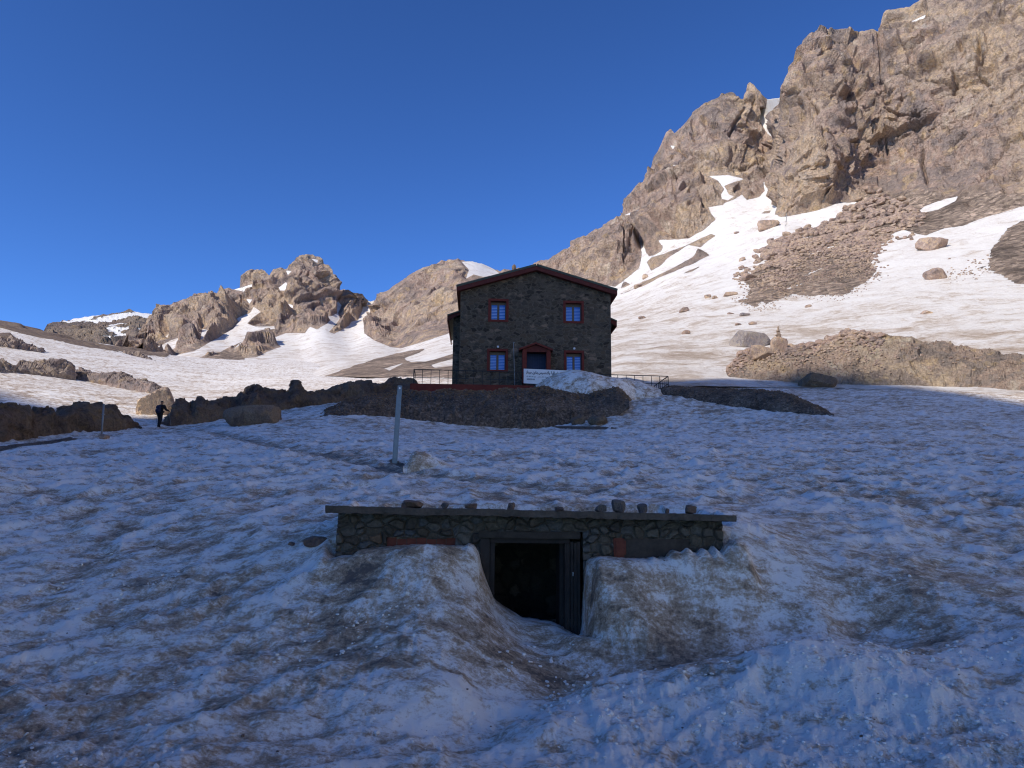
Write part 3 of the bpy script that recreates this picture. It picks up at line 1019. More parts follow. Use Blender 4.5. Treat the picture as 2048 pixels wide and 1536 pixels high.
R_SCSNOW = [c7([(540, 385), (600, 355), (730, 310), (780, 290), (760, 312), (620, 368)]), c7([(530, 522), (700, 452), (560, 518)]), c7([(890, 197), (930, 183), (1000, 200), (930, 217)]),
            c7([(415, 607), (560, 558), (430, 614)]), c7([(1000, 330), (1150, 250), (1260, 190), (1150, 290), (1050, 345)])]


R_CRACK = [([(1390, 345), (1480, 330), (1600, 335), (1700, 350), (1770, 355)], 2.2, 2.2), ([(1580, 180), (1500, 190), (1440, 230)], 2.2, 2.5), ([(1350, 365), (1340, 400), (1370, 410)], 4, 6), ([(1780, 610), (1800, 590), (1830, 580)], 5, 6), ([(1700, 700), (1720, 690), (1745, 692)], 3, 4),
           ([(1900, 690), (1960, 660), (2010, 610), (2060, 585)], 3, 3.5), ([(1410, 440), (1440, 425), (1470, 395), (1490, 385)], 3, 3.5), ([(1230, 470), (1210, 440), (1180, 420)], 2, 3), ([(1340, 430), (1420, 470), (1560, 490), (1640, 495)], 1.7, 2.2), ([(1875, 748), (1885, 752)], 4, 8), ([(1825, 838), (1840, 842)], 4, 8),
           ([(860, 420), (890, 470), (850, 560)], 2.2, 3), ([(630, 600), (690, 640), (780, 660), (900, 680), (1000, 665)], 2.5, 3), ([(640, 560), (650, 590), (620, 620)], 2, 3), ([(330, 910), (280, 960), (220, 1010)], 1.8, 2.5), ([(460, 1000), (420, 1060), (380, 1110)], 1.8, 2.5), ([(1240, 800), (1230, 840)], 2, 3),
           ([(1215, 540), (1220, 640), (1215, 740)], 1.2, 2), ([(1300, 560), (1310, 700), (1330, 800)], 1.4, 2.2), ([(1480, 560), (1500, 640)], 1.3, 2.2), ([(1650, 640), (1640, 700), (1660, 760)], 2.2, 3), ([(1560, 420), (1545, 520)], 1.2, 2.2), ([(1880, 200), (1850, 290), (1900, 340)], 2.2, 3), ([(1760, 290), (1780, 350), (1760, 370)], 2.6, 3),
           ([(560, 760), (620, 730), (660, 690)], 1.8, 2.5), ([(700, 790), (730, 810), (740, 840)], 3, 5), ([(590, 930), (620, 945)], 3, 7), ([(1100, 330), (1130, 420), (1110, 520)], 1.4, 2.2), ([(1240, 180), (1260, 260), (1340, 300)], 1.6, 2.4), ([(1960, 60), (1900, 120), (1830, 170), (1800, 210)], 3, 4)]


def grooves(px, py, cracks, off, s, wob):
    out = np.zeros(px.shape, np.float32)
    for pts, dep, wd in cracks:
        q = np.array(crop(off[0], off[1], s, pts), np.float32)
        best = np.full(px.shape, 1e9, np.float32)
        for a, b in zip(q[:-1], q[1:]):
            e = b - a
            t = np.clip(((px - a[0]) * e[0] + (py - a[1]) * e[1]) / float(e @ e), 0, 1)
            best = np.minimum(best, np.hypot(px - a[0] - t * e[0], py - a[1] - t * e[1]))
        out -= dep * np.exp(-(np.maximum(best + wob, 0) / wd) ** 2)
    return out


def mask_right(px, py, P):
    n1 = fbm(P * .10, 5, 201, .6)
    n2 = fbm(P * .5, 4, 203, .6)
    e = 5 * n1 + 3 * n2
    up = poly_sd(px, py, UPR)
    up = np.where(up < -98, np.where(py < 400, 99, -99), up)
    up = np.where((up == -99), -99, up + e * .55)
    snow = union(px, py, R_SNOW) + e * .35
    rocks = union(px, py, R_ROCK) + e * .5
    scree = union(px, py, R_SCREE) + 7 * n1 + 11 * n2
    scsn = union(px, py, R_SCSNOW) + 3 * n2 + 2 * n1
    rk = np.maximum(np.minimum(up, -snow), rocks)
    sc = np.minimum(scree, -scsn)
    allr = np.maximum(rk, sc)
    rock = np.clip(.5 + allr / 3.2, 0, 1)
    # apron of soil at the foot of the cliff
    foot = sstep(330, 450, py) * sstep(1640, 1760, px) + (sc > rk) + (union(px, py, R_ROCK[:5]) > -2) * .35
    soil = np.clip(foot, 0, 1)
    dirt_shade = .27 + .20 * fbm(P * np.array([.02, .02, .11], np.float32), 4, 205) + .16 * sstep(560, 700, py) - .06 * sstep(600, 450, py)
    return rock, soil, dirt_shade, np.clip(allr / 13, 0, 1)


def amp_right(P, rock, soil, px, py, ok):
    wp = P + 5 * np.stack([perlin(P * .06, 301), perlin(P * .06 + 9, 302), perlin(P * .06 + 19, 303)], 1)
    a = facets(wp, 30, 311, (1, 1, .8), 1.2, 0, .5) * 3.6 * ok(30)
    Rj = rot3(.10, .14, .55)
    w3 = P + 2.2 * np.stack([perlin(P * .11, 305), perlin(P * .11 + 9, 306), perlin(P * .11 + 19, 307)], 1) + .22 * np.stack([perlin(P * .6, 308), perlin(P * .6 + 9, 309), perlin(P * .6 + 19, 310)], 1)
    b = (blocks(w3, 17, 312, Rj) * 2.7 * ok(12) + blocks(w3, 6.5, 314, Rj, aspect=(.85, 1, 1.25)) * 1.9 * ok(5) + blocks(w3, 2.8, 316, Rj) * 1.0 * ok(2.2) + blocks(P, 1.3, 318, Rj) * .4 * ok(1.2))
    b = b * (.45 + .55 * sstep(-.3, .3, perlin(P * .03, 347)))
    q4 = wp * np.array([1.0, 1.0, .55], np.float32)
    c = facets(q4, 4.6, 315, (1, 1, 1), 1.2, .25, .45) * .5 * ok(4.6)
    d = facets(P, 1.9, 317, (1, 1, 1), 1.2, .0, .6) * .3 * ok(1.9)
    f = fbm(P * .05, 4, 319, .5, ridged=True) * 2.2 * ok(20)
    # bedding that dips gently to the left
    u = (P[:, 2] - .12 * P[:, 0] + 5 * perlin(P * .03, 341)) / 9.0
    bed = (np.abs((u % 1) - .5) * 2) ** .5 * sstep(-.2, .3, perlin(P * .02, 343)) * 1.0 * ok(9)
    rg = fbm(wp * np.array([.11, .11, .07], np.float32), 5, 345, .6, ridged=True) * .6 * ok(6)
    wob = 3.0 * perlin(P * .25, 349) + 2.0 * perlin(P * .7, 351)
    gr = grooves(px + 5 * perlin(P * .09, 352), py + 5 * perlin(P * .09, 353), R_CRACK, (1040, 0), .49219, wob)
    hr = a + b + c + d + f + bed + rg + .2 + 1.25 * gr
    hs = .35 * fbm(P * .08, 3, 321) + .12 * fbm(P * .4, 3, 323)
    hsc = .5 * facets(P, 3.2, 331, (1, 1, 1), 1.0, .1, .7) * ok(3.2) + .3 * facets(P, 1.4, 333, (1, 1, 1), 1.0, .0, .7) * ok(1.4) + .3
    m = sstep(.0, 1.0, rock)
    near = sstep(120, 240, np.hypot(P[:, 0], P[:, 1]))
    hr = hr * (.25 + .75 * near)
    return hs * (1 - m) + m * (hr * (1 - soil) + hsc * soil)


sheet('mountain_cliff', 'sunlit brown rock cliffs and snowfield rising on the right', R_CTRL, R_RIDGE, R_BOT, 985, 2650, 1.7, 440, mask_right, amp_right, M_FAR, 7, sinkleft=1060)

# ---- middle: crag, snow bowl, hump
M_CTRL = [(230, 742, 230), (400, 742, 220), (600, 748, 190), (800, 755, 100), (900, 762, 80), (1150, 765, 80), (600, 705, 300), (700, 700, 290), (650, 660, 350), (720, 640, 400), (738, 603, 455), (800, 705, 250),
          (300, 690, 375), (280, 655, 420), (340, 615, 435), (420, 600, 435), (500, 548, 435), (620, 512, 432), (680, 580, 425), (722, 592, 425), (500, 650, 385), (600, 600, 400), (620, 650, 368), (450, 690, 340),
          (350, 705, 330), (680, 640, 395), (760, 600, 385), (742, 660, 345), (800, 688, 290), (830, 555, 390), (920, 520, 400), (900, 600, 335), (850, 640, 315), (960, 525, 405), (1000, 545, 405), (1130, 540, 405),
          (1000, 600, 330), (1150, 600, 330), (900, 665, 260), (900, 715, 150), (800, 728, 150), (700, 750, 120), (720, 722, 200)]
M_RIDGE = [(200, 735), (246, 700), (262, 680), (290, 650), (318, 632), (340, 612), (365, 604), (390, 598), (420, 598), (440, 588), (465, 578), (484, 572), (486, 560), (496, 548), (515, 541), (532, 545), (540, 552), (548, 540), (575, 536),
           (584, 524), (600, 514), (620, 510), (640, 514), (654, 525), (664, 540), (672, 562), (677, 578), (700, 582), (722, 580), (728, 590), (734, 598), (740, 602), (752, 598), (762, 590), (784, 578), (806, 565), (830, 552), (852, 540), (870, 530),
           (885, 524), (915, 519), (950, 522), (975, 530), (1000, 542), (1020, 541), (1040, 537), (1080, 538), (1150, 545)]
M_BOT = [(200, 745), (400, 745), (600, 752), (800, 760), (900, 768), (1150, 775)]
c8 = lambda p: crop(80, 500, .34180, p)
c1 = lambda p: crop(620, 500, .36133, p)
BOWL = c8([(820, 660), (920, 642), (1180, 634), (1270, 625), (1330, 595), (1410, 568), (1380, 535), (1355, 515), (1440, 487), (1550, 487), (1580, 450), (1620, 465), (1680, 430), (1700, 405), (1665, 388), (1575, 382), (1570, 372), (1640, 366), (1700, 388), (1740, 370),
           (1725, 320), (1745, 300), (1765, 325), (1745, 370), (1755, 400), (1735, 430), (1690, 480), (1720, 490), (1760, 470), (1810, 440), (1820, 420), (1860, 410), (1880, 370), (1890, 330), (1910, 330), (1915, 300), (1905, 275), (1975, 270), (1955, 300), (1945, 330), (1935, 360),
           (1910, 400), (1895, 450), (1900, 490), (1960, 530), (2048, 568), (2110, 575), (2250, 535), (2415, 478), (2700, 440), (2700, 800), (600, 800), (600, 680)])
M_SNOW = [BOWL, c8([(600, 618), (640, 590), (760, 530), (830, 508), (810, 540), (790, 580), (740, 605), (700, 632)]),
          c8([(770, 645), (800, 612), (900, 590), (960, 558), (1050, 508), (1130, 460), (1165, 420), (1150, 402), (1230, 368), (1250, 332), (1290, 360), (1240, 400), (1215, 430), (1260, 450), (1370, 446), (1375, 460), (1290, 490), (1250, 512), (1180, 557), (1120, 585), (1180, 538), (1060, 592), (980, 607), (900, 642)]),
          c8([(950, 465), (1010, 473), (990, 500), (935, 535)]), c8([(1395, 220), (1440, 188), (1452, 210), (1430, 237), (1405, 237)]), c8([(1438, 120), (1472, 124), (1450, 147)]), c8([(1585, 50), (1625, 58), (1622, 77)]),
          c8([(1135, 232), (1240, 200), (1238, 220), (1190, 242)]), c8([(1203, 285), (1242, 290), (1225, 317)]), c8([(1428, 258), (1462, 270), (1440, 277)]), c8([(1400, 303), (1480, 322), (1482, 342), (1430, 327)]),
          c8([(1718, 257), (1765, 233), (1747, 272)]), c8([(733, 507), (762, 488), (745, 512)]), c8([(545, 615), (600, 578), (597, 602), (560, 622)]), c8([(1508, 200), (1528, 195), (1520, 225)]), c8([(1040, 360), (1120, 340), (1070, 360)]),
          c1([(838, 65), (920, 60), (980, 80), (1050, 130), (960, 150), (905, 135), (862, 160), (880, 110)])]
M_SCREE = [c1([(-40, 765), (0, 735), (90, 692), (240, 641), (380, 600), (470, 575), (560, 556), (640, 545), (605, 568), (525, 598), (540, 617), (640, 622), (790, 578), (1200, 560), (1200, 830), (-40, 830)]),
           c8([(860, 660), (900, 640), (1060, 605), (1160, 600), (1200, 640), (1000, 655)])]
M_SCSNOW = [c1([(520, 600), (600, 575), (700, 530), (790, 510), (830, 505), (830, 560), (680, 610), (560, 620)]), c1([(408, 657), (512, 630), (440, 667)]), c1([(668, 637), (800, 603), (800, 640), (690, 652)])]


def mask_mid(px, py, P):
    n1 = fbm(P * .05, 5, 401, .6)
    n2 = fbm(P * .22, 4, 403, .6)
    e = 5 * n1 + 3 * n2
    snow = union(px, py, M_SNOW) + e * .30
    snow = np.maximum(snow, np.minimum(px - 985, py - 590))
    scree = np.minimum(union(px, py, M_SCREE) + e * .5, -(union(px, py, M_SCSNOW) + e * .4))
    allr = np.maximum(-snow, scree)
    rock = np.clip(.5 + allr / 2.6, 0, 1)
    soil = np.clip(.5 + scree / 3, 0, 1)
    dirt_shade = .25 + .14 * fbm(P * np.array([.02, .02, .05], np.float32), 4, 405) + .12 * sstep(640, 740, py)
    return rock, soil, dirt_shade, np.clip(allr / 9, 0, 1)


def amp_mid(P, rock, soil, px, py, ok):
    wp = P + 8 * np.stack([perlin(P * .04, 501), perlin(P * .04 + 9, 502), perlin(P * .04 + 19, 503)], 1)
    a = facets(wp, 42, 511, (1, 1, .8), 1.1, 0, .5) * 6.0 * ok(42)
    Rj = rot3(-.15, .3, .5)
    w3 = P + 3 * np.stack([perlin(P * .08, 505), perlin(P * .08 + 9, 506), perlin(P * .08 + 19, 507)], 1) + .3 * np.stack([perlin(P * .4, 508), perlin(P * .4 + 9, 509), perlin(P * .4 + 19, 510)], 1)
    bb = blocks(w3, 20, 512, Rj) * 2.6 * ok(15) + blocks(w3, 8.0, 514, Rj, aspect=(.85, 1, 1.2)) * 1.9 * ok(7) + blocks(w3, 3.6, 516, Rj) * .8 * ok(3.2)
    b = bb + .5 * facets(wp + 3, 17, 513, (1.1, 1.1, .7), 1.1, .25, .5) * 3.4 * ok(17)
    c = facets(wp, 7.0, 515, (1, 1, .7), 1.2, .3, .45) * .8 * ok(7)
    d = facets(P, 3.0, 517, (1, 1, 1), 1.2, .0, .6) * .4 * ok(3)
    f = fbm(P * .03, 4, 519, .5, ridged=True) * 3.5 * ok(30)
    rg = fbm(wp * np.array([.08, .08, .05], np.float32), 5, 545, .6, ridged=True) * 1.6 * ok(8)
    hr = a + b + c + d + f + rg + .8
    hs = .5 * fbm(P * .05, 3, 521) + .15 * fbm(P * .2, 3, 523)
    hsc = .3 * facets(P, 4, 531, (1, 1, 1), 1.0, .0, .7) * ok(4) + .2
    m = sstep(.0, 1.0, rock)
    return hs * (1 - m) + m * (hr * (1 - soil) + hsc * soil)


sheet('mountain_crag', 'sunlit craggy brown peak and rounded rock hump above a snow bowl behind the house', M_CTRL, M_RIDGE, M_BOT, 200, 1150, 1.5, 190, mask_mid, amp_mid, M_FAR, 8, sinkright=1060, ridgefade=.35, calm=lambda x, y: 1 - .45 * sstep(745, 790, x))

# ---- far left snowy peak
F_CTRL = [(-200, 740, 620), (100, 740, 640), (420, 740, 660), (-200, 680, 820), (100, 660, 860), (250, 622, 900), (420, 640, 880), (250, 680, 760), (100, 700, 760), (420, 690, 760)]
F_RIDGE = [(-200, 720), (0, 690), (60, 672), (88, 664), (96, 652), (112, 645), (125, 642), (140, 640), (150, 636), (175, 632), (205, 629), (240, 625), (258, 622), (280, 624), (300, 626), (330, 628), (380, 640), (430, 660)]
F_BOT = [(-200, 760), (430, 760)]


def mask_far(px, py, P):
    n1 = fbm(P * np.array([.016, .016, .03], np.float32), 5, 601, .62)
    top = sstep(655, 622, py) * sstep(200, 300, px)
    s = n1 * 1.6 - .27 + .24 * top - .12 * sstep(180, 90, px)
    rock = np.clip(.5 - s * 8, 0, 1)
    return rock, np.zeros_like(rock), np.full_like(rock, .05), rock


def amp_far(P, rock, soil, px, py, ok):
    hr = facets(P, 45, 611, (1, 1, .8), 1.1, 0, .5) * 5 * ok(45) + facets(P, 17, 613, (1, 1, .7), 1.1, .2, .5) * 4 * ok(17) + fbm(P * .02, 4, 615, .5, ridged=True) * 8 * ok(50)
    return hr * (.25 + .75 * rock)


sheet('mountain_peak', 'distant dark peak streaked with snow on the left skyline', F_CTRL, F_RIDGE, F_BOT, -200, 430, 1.6, 90, mask_far, amp_far, M_VFAR, 9, back=((40, .3), (140, .6), (400, .9)))

# ------------------------------------------------------------------ the ridge behind the camera that keeps the valley floor in shade
SHADE = [(-900, 30), (-300, 52), (0, 60), (60, 50), (120, 45.5), (260, 45.5), (300, 46.5), (340, 47.5), (420, 49.5), (480, 51), (560, 52.5), (640, 54), (700, 55.5), (800, 57.5), (900, 59.5), (1000, 61), (1073, 63), (1200, 65), (1320, 65.5), (1500, 68), (1700, 69), (1830, 66), (1920, 63), (2048, 58), (2300, 55), (2900, 50)]
T_SUN = 260.0


def ridge_build():
    px = np.linspace(-900, 2900, 260)
    rr = np.interp(px, [p[0] for p in SHADE], [p[1] for p in SHADE])
    k = np.ones(9) / 9
    rs = np.convolve(np.pad(rr, 4, mode='edge'), k, 'valid')
    az = np.arctan((px - 1024) / FOC / CP)
    X, Y = rs * np.sin(az), rs * np.cos(az)
    Z = ground_z(X, Y)
    Z = np.convolve(np.pad(Z, 6, mode='edge'), np.ones(13) / 13, 'valid')
    B = np.stack([X, Y, Z], 1)
    crest = B + T_SUN * SUN
    h = SUN[:2] / np.linalg.norm(SUN[:2])
    rows = []
    prof = [(-150, -175), (-110, -140), (-60, -80), (-25, -34), (-8, -11), (0, 0), (30, -22), (90, -70), (220, -175)]
    for d, dz in prof:
        p = crest.copy()
        p[:, :2] += h * d
        p[:, 2] = np.maximum(p[:, 2] + dz, -25 - .0 * d)
        rows.append(p)
    V = np.stack(rows)
    n = V.reshape(-1, 3).astype(np.float32)
    wob = facets(n, 28, 701) * 5 + fbm(n * .03, 4, 703) * 6
    wgt = np.repeat(np.array([1, 1, 1, 1, .3, 0, .5, 1, 1])[:, None], len(px), 1).ravel()
    V = V + (wob * wgt).reshape(len(prof), -1, 1) * np.array([h[0], h[1], .6])
    rk = np.clip(.5 + 3 * fbm(n * .03, 3, 705) + .25, 0, 1)
    me = mesh_raw('mountain_ridge', V, grid_faces(len(prof), len(px)), M_FAR, True, {'rock': rk, 'soil': rk * 0, 'dirt_shade': rk * 0 + .2})
    link('mountain_ridge', me, kind='structure', label='steep rock ridge behind the viewer that shades the slope', category='mountain')


ridge_build()


def fill_slope_build():
    # unseen slope added right of and behind the viewer to bounce warm fill light
    az = np.radians(np.linspace(44, 175, 200))
    prof = [(82, 2), (125, 18), (170, 40), (205, 75), (235, 115), (255, 160), (300, 175), (380, 120)]
    V = []
    for r, z in prof:
        V.append(np.stack([r * np.sin(az), r * np.cos(az) , np.full(az.shape, float(z))], 1))
    V = np.stack(V)
    n = V.reshape(-1, 3).astype(np.float32)
    V = V + (facets(n, 40, 721) * 6 + fbm(n * .02, 4, 723) * 9).reshape(len(prof), -1, 1) * np.array([0, 0, 1.0])
    rk = np.repeat(np.array([0, 0, 0, 0, .2, .8, 1, 1.])[:, None], len(az), 1).ravel()
    me = mesh_raw('fill_slope', V, grid_faces(len(prof), len(az)), M_FAR, True, {'rock': rk, 'soil': rk * 0, 'dirt_shade': rk * 0 + .2})
    link('fill_slope', me, kind='structure', label='unseen snow and rock slope added beyond the right edge to bounce warm light', category='mountain')


fill_slope_build()
# ------------------------------------------------------------------ rocks
_ico = {}


def ico(sub):
    if sub not in _ico:
        bm = bmesh.new()
        bmesh.ops.create_icosphere(bm, subdivisions=sub, radius=1)
        V = np.array([v.co for v in bm.verts])
        F = np.array([[v.index for v in f.verts] for f in bm.faces])
        bm.free()
        _ico[sub] = (V, F)
    return _ico[sub]


def rock_shape(seed, sub=4, planes=16, rough=.05, boxy=.5):
    """an angular stone about one unit in radius: a ball cut by planes, then chipped"""
    r = np.random.default_rng(seed)
    V, F = ico(sub)
    n = r.normal(size=(planes, 3))
    if boxy:
        for i in range(min(6, planes)):
            e = np.zeros(3)
            e[i % 3] = 1 if i < 3 else -1
            n[i] = e * (1.0 + boxy) + r.normal(size=3) * .35
    n /= np.linalg.norm(n, axis=1, keepdims=True)
    hgt = r.uniform(.62, .95, planes)
    dots = V @ n.T
    rad = np.where(dots > .08, hgt / np.maximum(dots, .08), 9).min(1)
    rad = np.minimum(rad, 1.12)
    P = V * rad[:, None]
    q = (P * 1.0 + seed * 3.7).astype(np.float32)
    d = rough * (fbm(q * 2.2, 4, seed % 97, .55) * 1.2 + facets(q, .45, seed % 89, slope=1.2, step=.4) * .6)
    return P + V * d[:, None], F


def rock(name, label, cat, loc, dims, mat, seed, rotz=0.0, sub=4, planes=16, rough=.06, boxy=.5, group=None, tilt=0.0, parent=None):
    """dims = full width, depth, height; the base sinks a little below loc"""
    V, F = rock_shape(seed, sub, planes, rough, boxy)
    lo, hi = V.min(0), V.max(0)
    V = (V - (lo + hi) / 2) / ((hi - lo) / 2) * (np.array(dims) / 2)
    if tilt:
        c, s = math.cos(tilt), math.sin(tilt)
        V = np.stack([V[:, 0] * c - V[:, 2] * s, V[:, 1], V[:, 0] * s + V[:, 2] * c], 1)
    V[:, 2] -= V[:, 2].min()
    me = mesh_raw(name, V, F, mat, False)
    me.polygons.foreach_set('use_smooth', np.zeros(len(F), bool))
    o = link(name, me, parent)
    o.location = loc
    o.rotation_euler = (0, 0, rotz)
    if label:
        o['label'] = label
        o['category'] = cat
        if group:
            o['group'] = group
    return o


def rock_px(name, label, cat, cx, top, bot, w, base, mat, seed, depth=.8, sink=.16, **kw):
    """a stone whose picture spans w pixels about cx and rows top..bot, standing on the point base"""
    base = np.asarray(base, float)
    f = float(base @ FWD) / FOC
    h = (bot - top) * f
    W = w * f
    D = W * depth
    p = base + np.array([0, D * .35, 0])
    return rock(name, label, cat, (p[0], p[1], p[2] - h * sink), (W, D, h * (1 + sink)), mat, seed, **kw)


def scatter(name, pts, size, mat, seed, label, cat, lo=.5, hi=1.7, flat=.65):
    """many loose stones as one body of rubble"""
    r = np.random.default_rng(seed)
    shapes = [rock_shape(seed * 10 + i, 2, 11, .03)[0] for i in range(5)]
    F0 = ico(2)[1]
    Vs, Fs = [], []
    k = len(shapes[0])
    n = len(pts)
    sc = np.exp(r.uniform(math.log(lo), math.log(hi), n)) * np.broadcast_to(size, n)
    for i in range(n):
        a = r.uniform(0, 2 * PI)
        b = r.normal(0, .35)
        V = shapes[i % 5] * np.array([1, r.uniform(.6, 1), flat * r.uniform(.7, 1.2)]) * sc[i] * .5
        c, s = math.cos(b), math.sin(b)
        V = np.stack([V[:, 0] * c - V[:, 2] * s, V[:, 1], V[:, 0] * s + V[:, 2] * c], 1)
        c, s = math.cos(a), math.sin(a)
        V = np.stack([V[:, 0] * c - V[:, 1] * s, V[:, 0] * s + V[:, 1] * c, V[:, 2]], 1)
        Vs.append(V + pts[i] + np.array([0, 0, sc[i] * .12]))
        Fs.append(F0 + i * k)
    me = mesh_raw(name, np.concatenate(Vs), np.concatenate(Fs), mat, False)
    return link(name, me, kind='stuff', label=label, category=cat)


def outcrop(name, label, top, base, r, depth, mat, seed, nu=220, nv=46, power=.7, amp=.35, blk=2.2, snap=False, jit=0.0, drop=0.0, kind=None, cat='rock outcrop', soft=False, sink=.5, soil=None, group=None, peak=.5):
    """a long body of rock: skyline and foot traced, with its own distance, depth and round back"""
    top, base = np.array(top, float), np.array(base, float)
    x0, x1 = max(top[0, 0], base[0, 0]), min(top[-1, 0], base[-1, 0])
    px = np.linspace(x0, x1, nu)
    tp = np.interp(px, top[:, 0], top[:, 1])
    bp = np.interp(px, base[:, 0], base[:, 1])
    bp = bp + jit * fbm(np.stack([px * .035, px * 0 + seed, px * 0], 1), 4, seed, .6)
    tp = tp + drop
    rr = np.interp(px, [q[0] for q in r], [q[1] for q in r]) if isinstance(r, (list, tuple)) else np.full(nu, float(r))
    Bp = at_r(px, bp, rr)
    if snap:
        Bp[:, 2] = np.minimum(Bp[:, 2], ground_z(Bp[:, 0], Bp[:, 1]) - .03)
    e = np.minimum(1, np.minimum(np.arange(nu), np.arange(nu)[::-1]) / (nu * .07)) ** .5
    dep = depth * (.15 + .85 * e)
    Tp = at_r(px, np.minimum(tp, bp - .5), rr + dep * peak)
    hz = Bp[:, :2] / np.linalg.norm(Bp[:, :2], axis=1, keepdims=True)
    ph = np.linspace(0, PI, nv)
    V = np.zeros((nv, nu, 3))
    for i, a in enumerate(ph):
        s = (.5 - .5 * math.cos(a))
        s = s * peak * 2 if s < .5 else 1 - (1 - s) * (1 - peak) * 2
        hgt = max(math.sin(a), 0.0) ** power * (1 if not snap else np.minimum(1, e * 1.15))
        V[i, :, :2] = Bp[:, :2] + hz * (dep * s)[:, None]
        V[i, :, 2] = (Bp[:, 2] - sink) + (Tp[:, 2] - Bp[:, 2] + sink) * hgt
    # keep the foot where it was traced
    N = grid_normals(V)
    cen = V.mean(axis=(0, 1))
    if ((V - cen) * N).sum() < 0:
        N = -N
    n = V.reshape(-1, 3).astype(np.float32)
    wp = n + .5 * blk * np.stack([perlin(n * .5 / blk, seed + 1), perlin(n * .5 / blk + 9, seed + 2), perlin(n * .5 / blk + 19, seed + 3)], 1)
    if soft:
        h = amp * (fbm(n / blk, 4, seed, .5) + .4 * fbm(n / blk * 3, 3, seed + 5, .5, ridged=True))
    else:
        Rj = rot3(.1, .12, .4 + seed)
        w3 = n + .25 * blk * np.stack([perlin(n * .9 / blk, seed + 21), perlin(n * .9 / blk + 9, seed + 22), perlin(n * .9 / blk + 19, seed + 23)], 1)
        h = amp * (.55 * facets(wp, blk * 1.5, seed, (1, 1, 1.5), 1.2, .2, .5) + .75 * blocks(w3, blk, seed + 31, Rj) + .45 * blocks(w3, blk * .42, seed + 33, Rj) + .25 * blocks(w3, blk * .18, seed + 35, Rj) + .32 * facets(n, blk * .16, seed + 9) + .4 * fbm(n / blk * 2.5, 4, seed + 13, .6, ridged=True) * .25 + .3 * fbm(n / blk, 3, seed + 11))
    w = np.repeat((np.maximum(np.sin(ph), 0) ** .5)[:, None], nu, 1).ravel() * np.repeat(e[None], nv, 0).ravel()
    V = (V.reshape(-1, 3) + N.reshape(-1, 3) * (h * w)[:, None]).reshape(nv, nu, 3)
    at = {'rock': np.ones(nv * nu) if not soft else np.zeros(nv * nu), 'soil': np.full(nv * nu, soil or 0.0), 'dirt_shade': np.full(nv * nu, .38)}
    me = mesh_raw(name, V, grid_faces(nv, nu), mat, soft, at)
    o = link(name, me, label=label, category=cat)
    if kind:
        o['kind'] = kind
    if group:
        o['group'] = group
    return o, V


M_GRAV = terrain_mat('rubble_earth', 1.6, 1.3, soil_k=1.1)
M_OUTB = rock_mat('dark_boulder_rock', 1.0, dark=1.0, tint=(1.08, 1, .86))
M_RUB = rock_mat('rubble_stones', 3, dark=.8, tint=(1.25, 1, .72))
M_GRASS = rock_mat('mossy_outcrop', .42, warm=.3, dark=1.5, tint=(1.05, 1.0, .84))

# ---- outcrops on the left, in shade
outcrop('rock_outcrop', 'long low dark rock outcrop at the left edge behind the thin pole',
        [(-160, 800), (-60, 806), (0, 808), (30, 806), (60, 803), (86, 801), (92, 804), (98, 803), (104, 812), (130, 814), (150, 816), (180, 812), (205, 815), (230, 817), (252, 821), (262, 832), (268, 846), (280, 852), (300, 851), (312, 853)],
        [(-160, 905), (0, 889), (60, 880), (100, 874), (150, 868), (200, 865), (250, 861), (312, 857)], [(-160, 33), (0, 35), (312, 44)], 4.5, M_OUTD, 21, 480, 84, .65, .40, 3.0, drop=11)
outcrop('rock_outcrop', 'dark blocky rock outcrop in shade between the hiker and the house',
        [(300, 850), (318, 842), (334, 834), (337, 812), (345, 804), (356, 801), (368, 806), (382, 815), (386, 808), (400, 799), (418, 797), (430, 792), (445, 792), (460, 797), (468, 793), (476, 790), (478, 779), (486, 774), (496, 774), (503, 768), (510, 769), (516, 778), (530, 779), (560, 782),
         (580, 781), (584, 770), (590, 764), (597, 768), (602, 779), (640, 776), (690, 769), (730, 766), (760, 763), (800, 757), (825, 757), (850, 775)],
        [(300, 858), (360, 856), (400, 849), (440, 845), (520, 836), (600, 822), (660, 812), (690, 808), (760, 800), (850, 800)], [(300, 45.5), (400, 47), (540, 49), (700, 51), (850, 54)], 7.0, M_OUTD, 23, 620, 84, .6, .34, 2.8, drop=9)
outcrop('rubble_mound', 'dark earth and rubble bank heaped below the terrace of the house',
        [(640, 828), (665, 815), (700, 800), (740, 792), (780, 787), (820, 785), (900, 784), (1000, 782), (1065, 779), (1120, 781), (1180, 788), (1212, 779), (1232, 775), (1246, 784), (1258, 799)],
        [(640, 832), (680, 836), (740, 843), (800, 848), (860, 851), (920, 850), (980, 850), (1040, 855), (1090, 856), (1140, 853), (1185, 847), (1212, 838), (1236, 822), (1258, 802)], [(640, 42), (800, 43.5), (1073, 43.5), (1252, 45)], 11.0, M_GRAV, 25, 420, 60, .95, .12, 1.4, jit=7, drop=4, kind='structure', cat='earth bank', soil=1.0, sink=.35)
outcrop('gravel_mound', 'dark smooth gravel mound tapering out to the right of the terrace',
        [(1318, 782), (1330, 776), (1350, 776), (1400, 779), (1450, 782), (1500, 783), (1560, 785), (1585, 792), (1610, 804), (1640, 817), (1668, 831)],
        [(1318, 786), (1350, 796), (1400, 806), (1450, 813), (1500, 822), (1560, 831), (1600, 836), (1640, 836), (1668, 833)], [(1318, 50), (1668, 46)], 8.0, M_GRAV, 27, 320, 50, .9, .06, .8, jit=4, kind='structure', cat='gravel', soil=1.0, sink=.3)
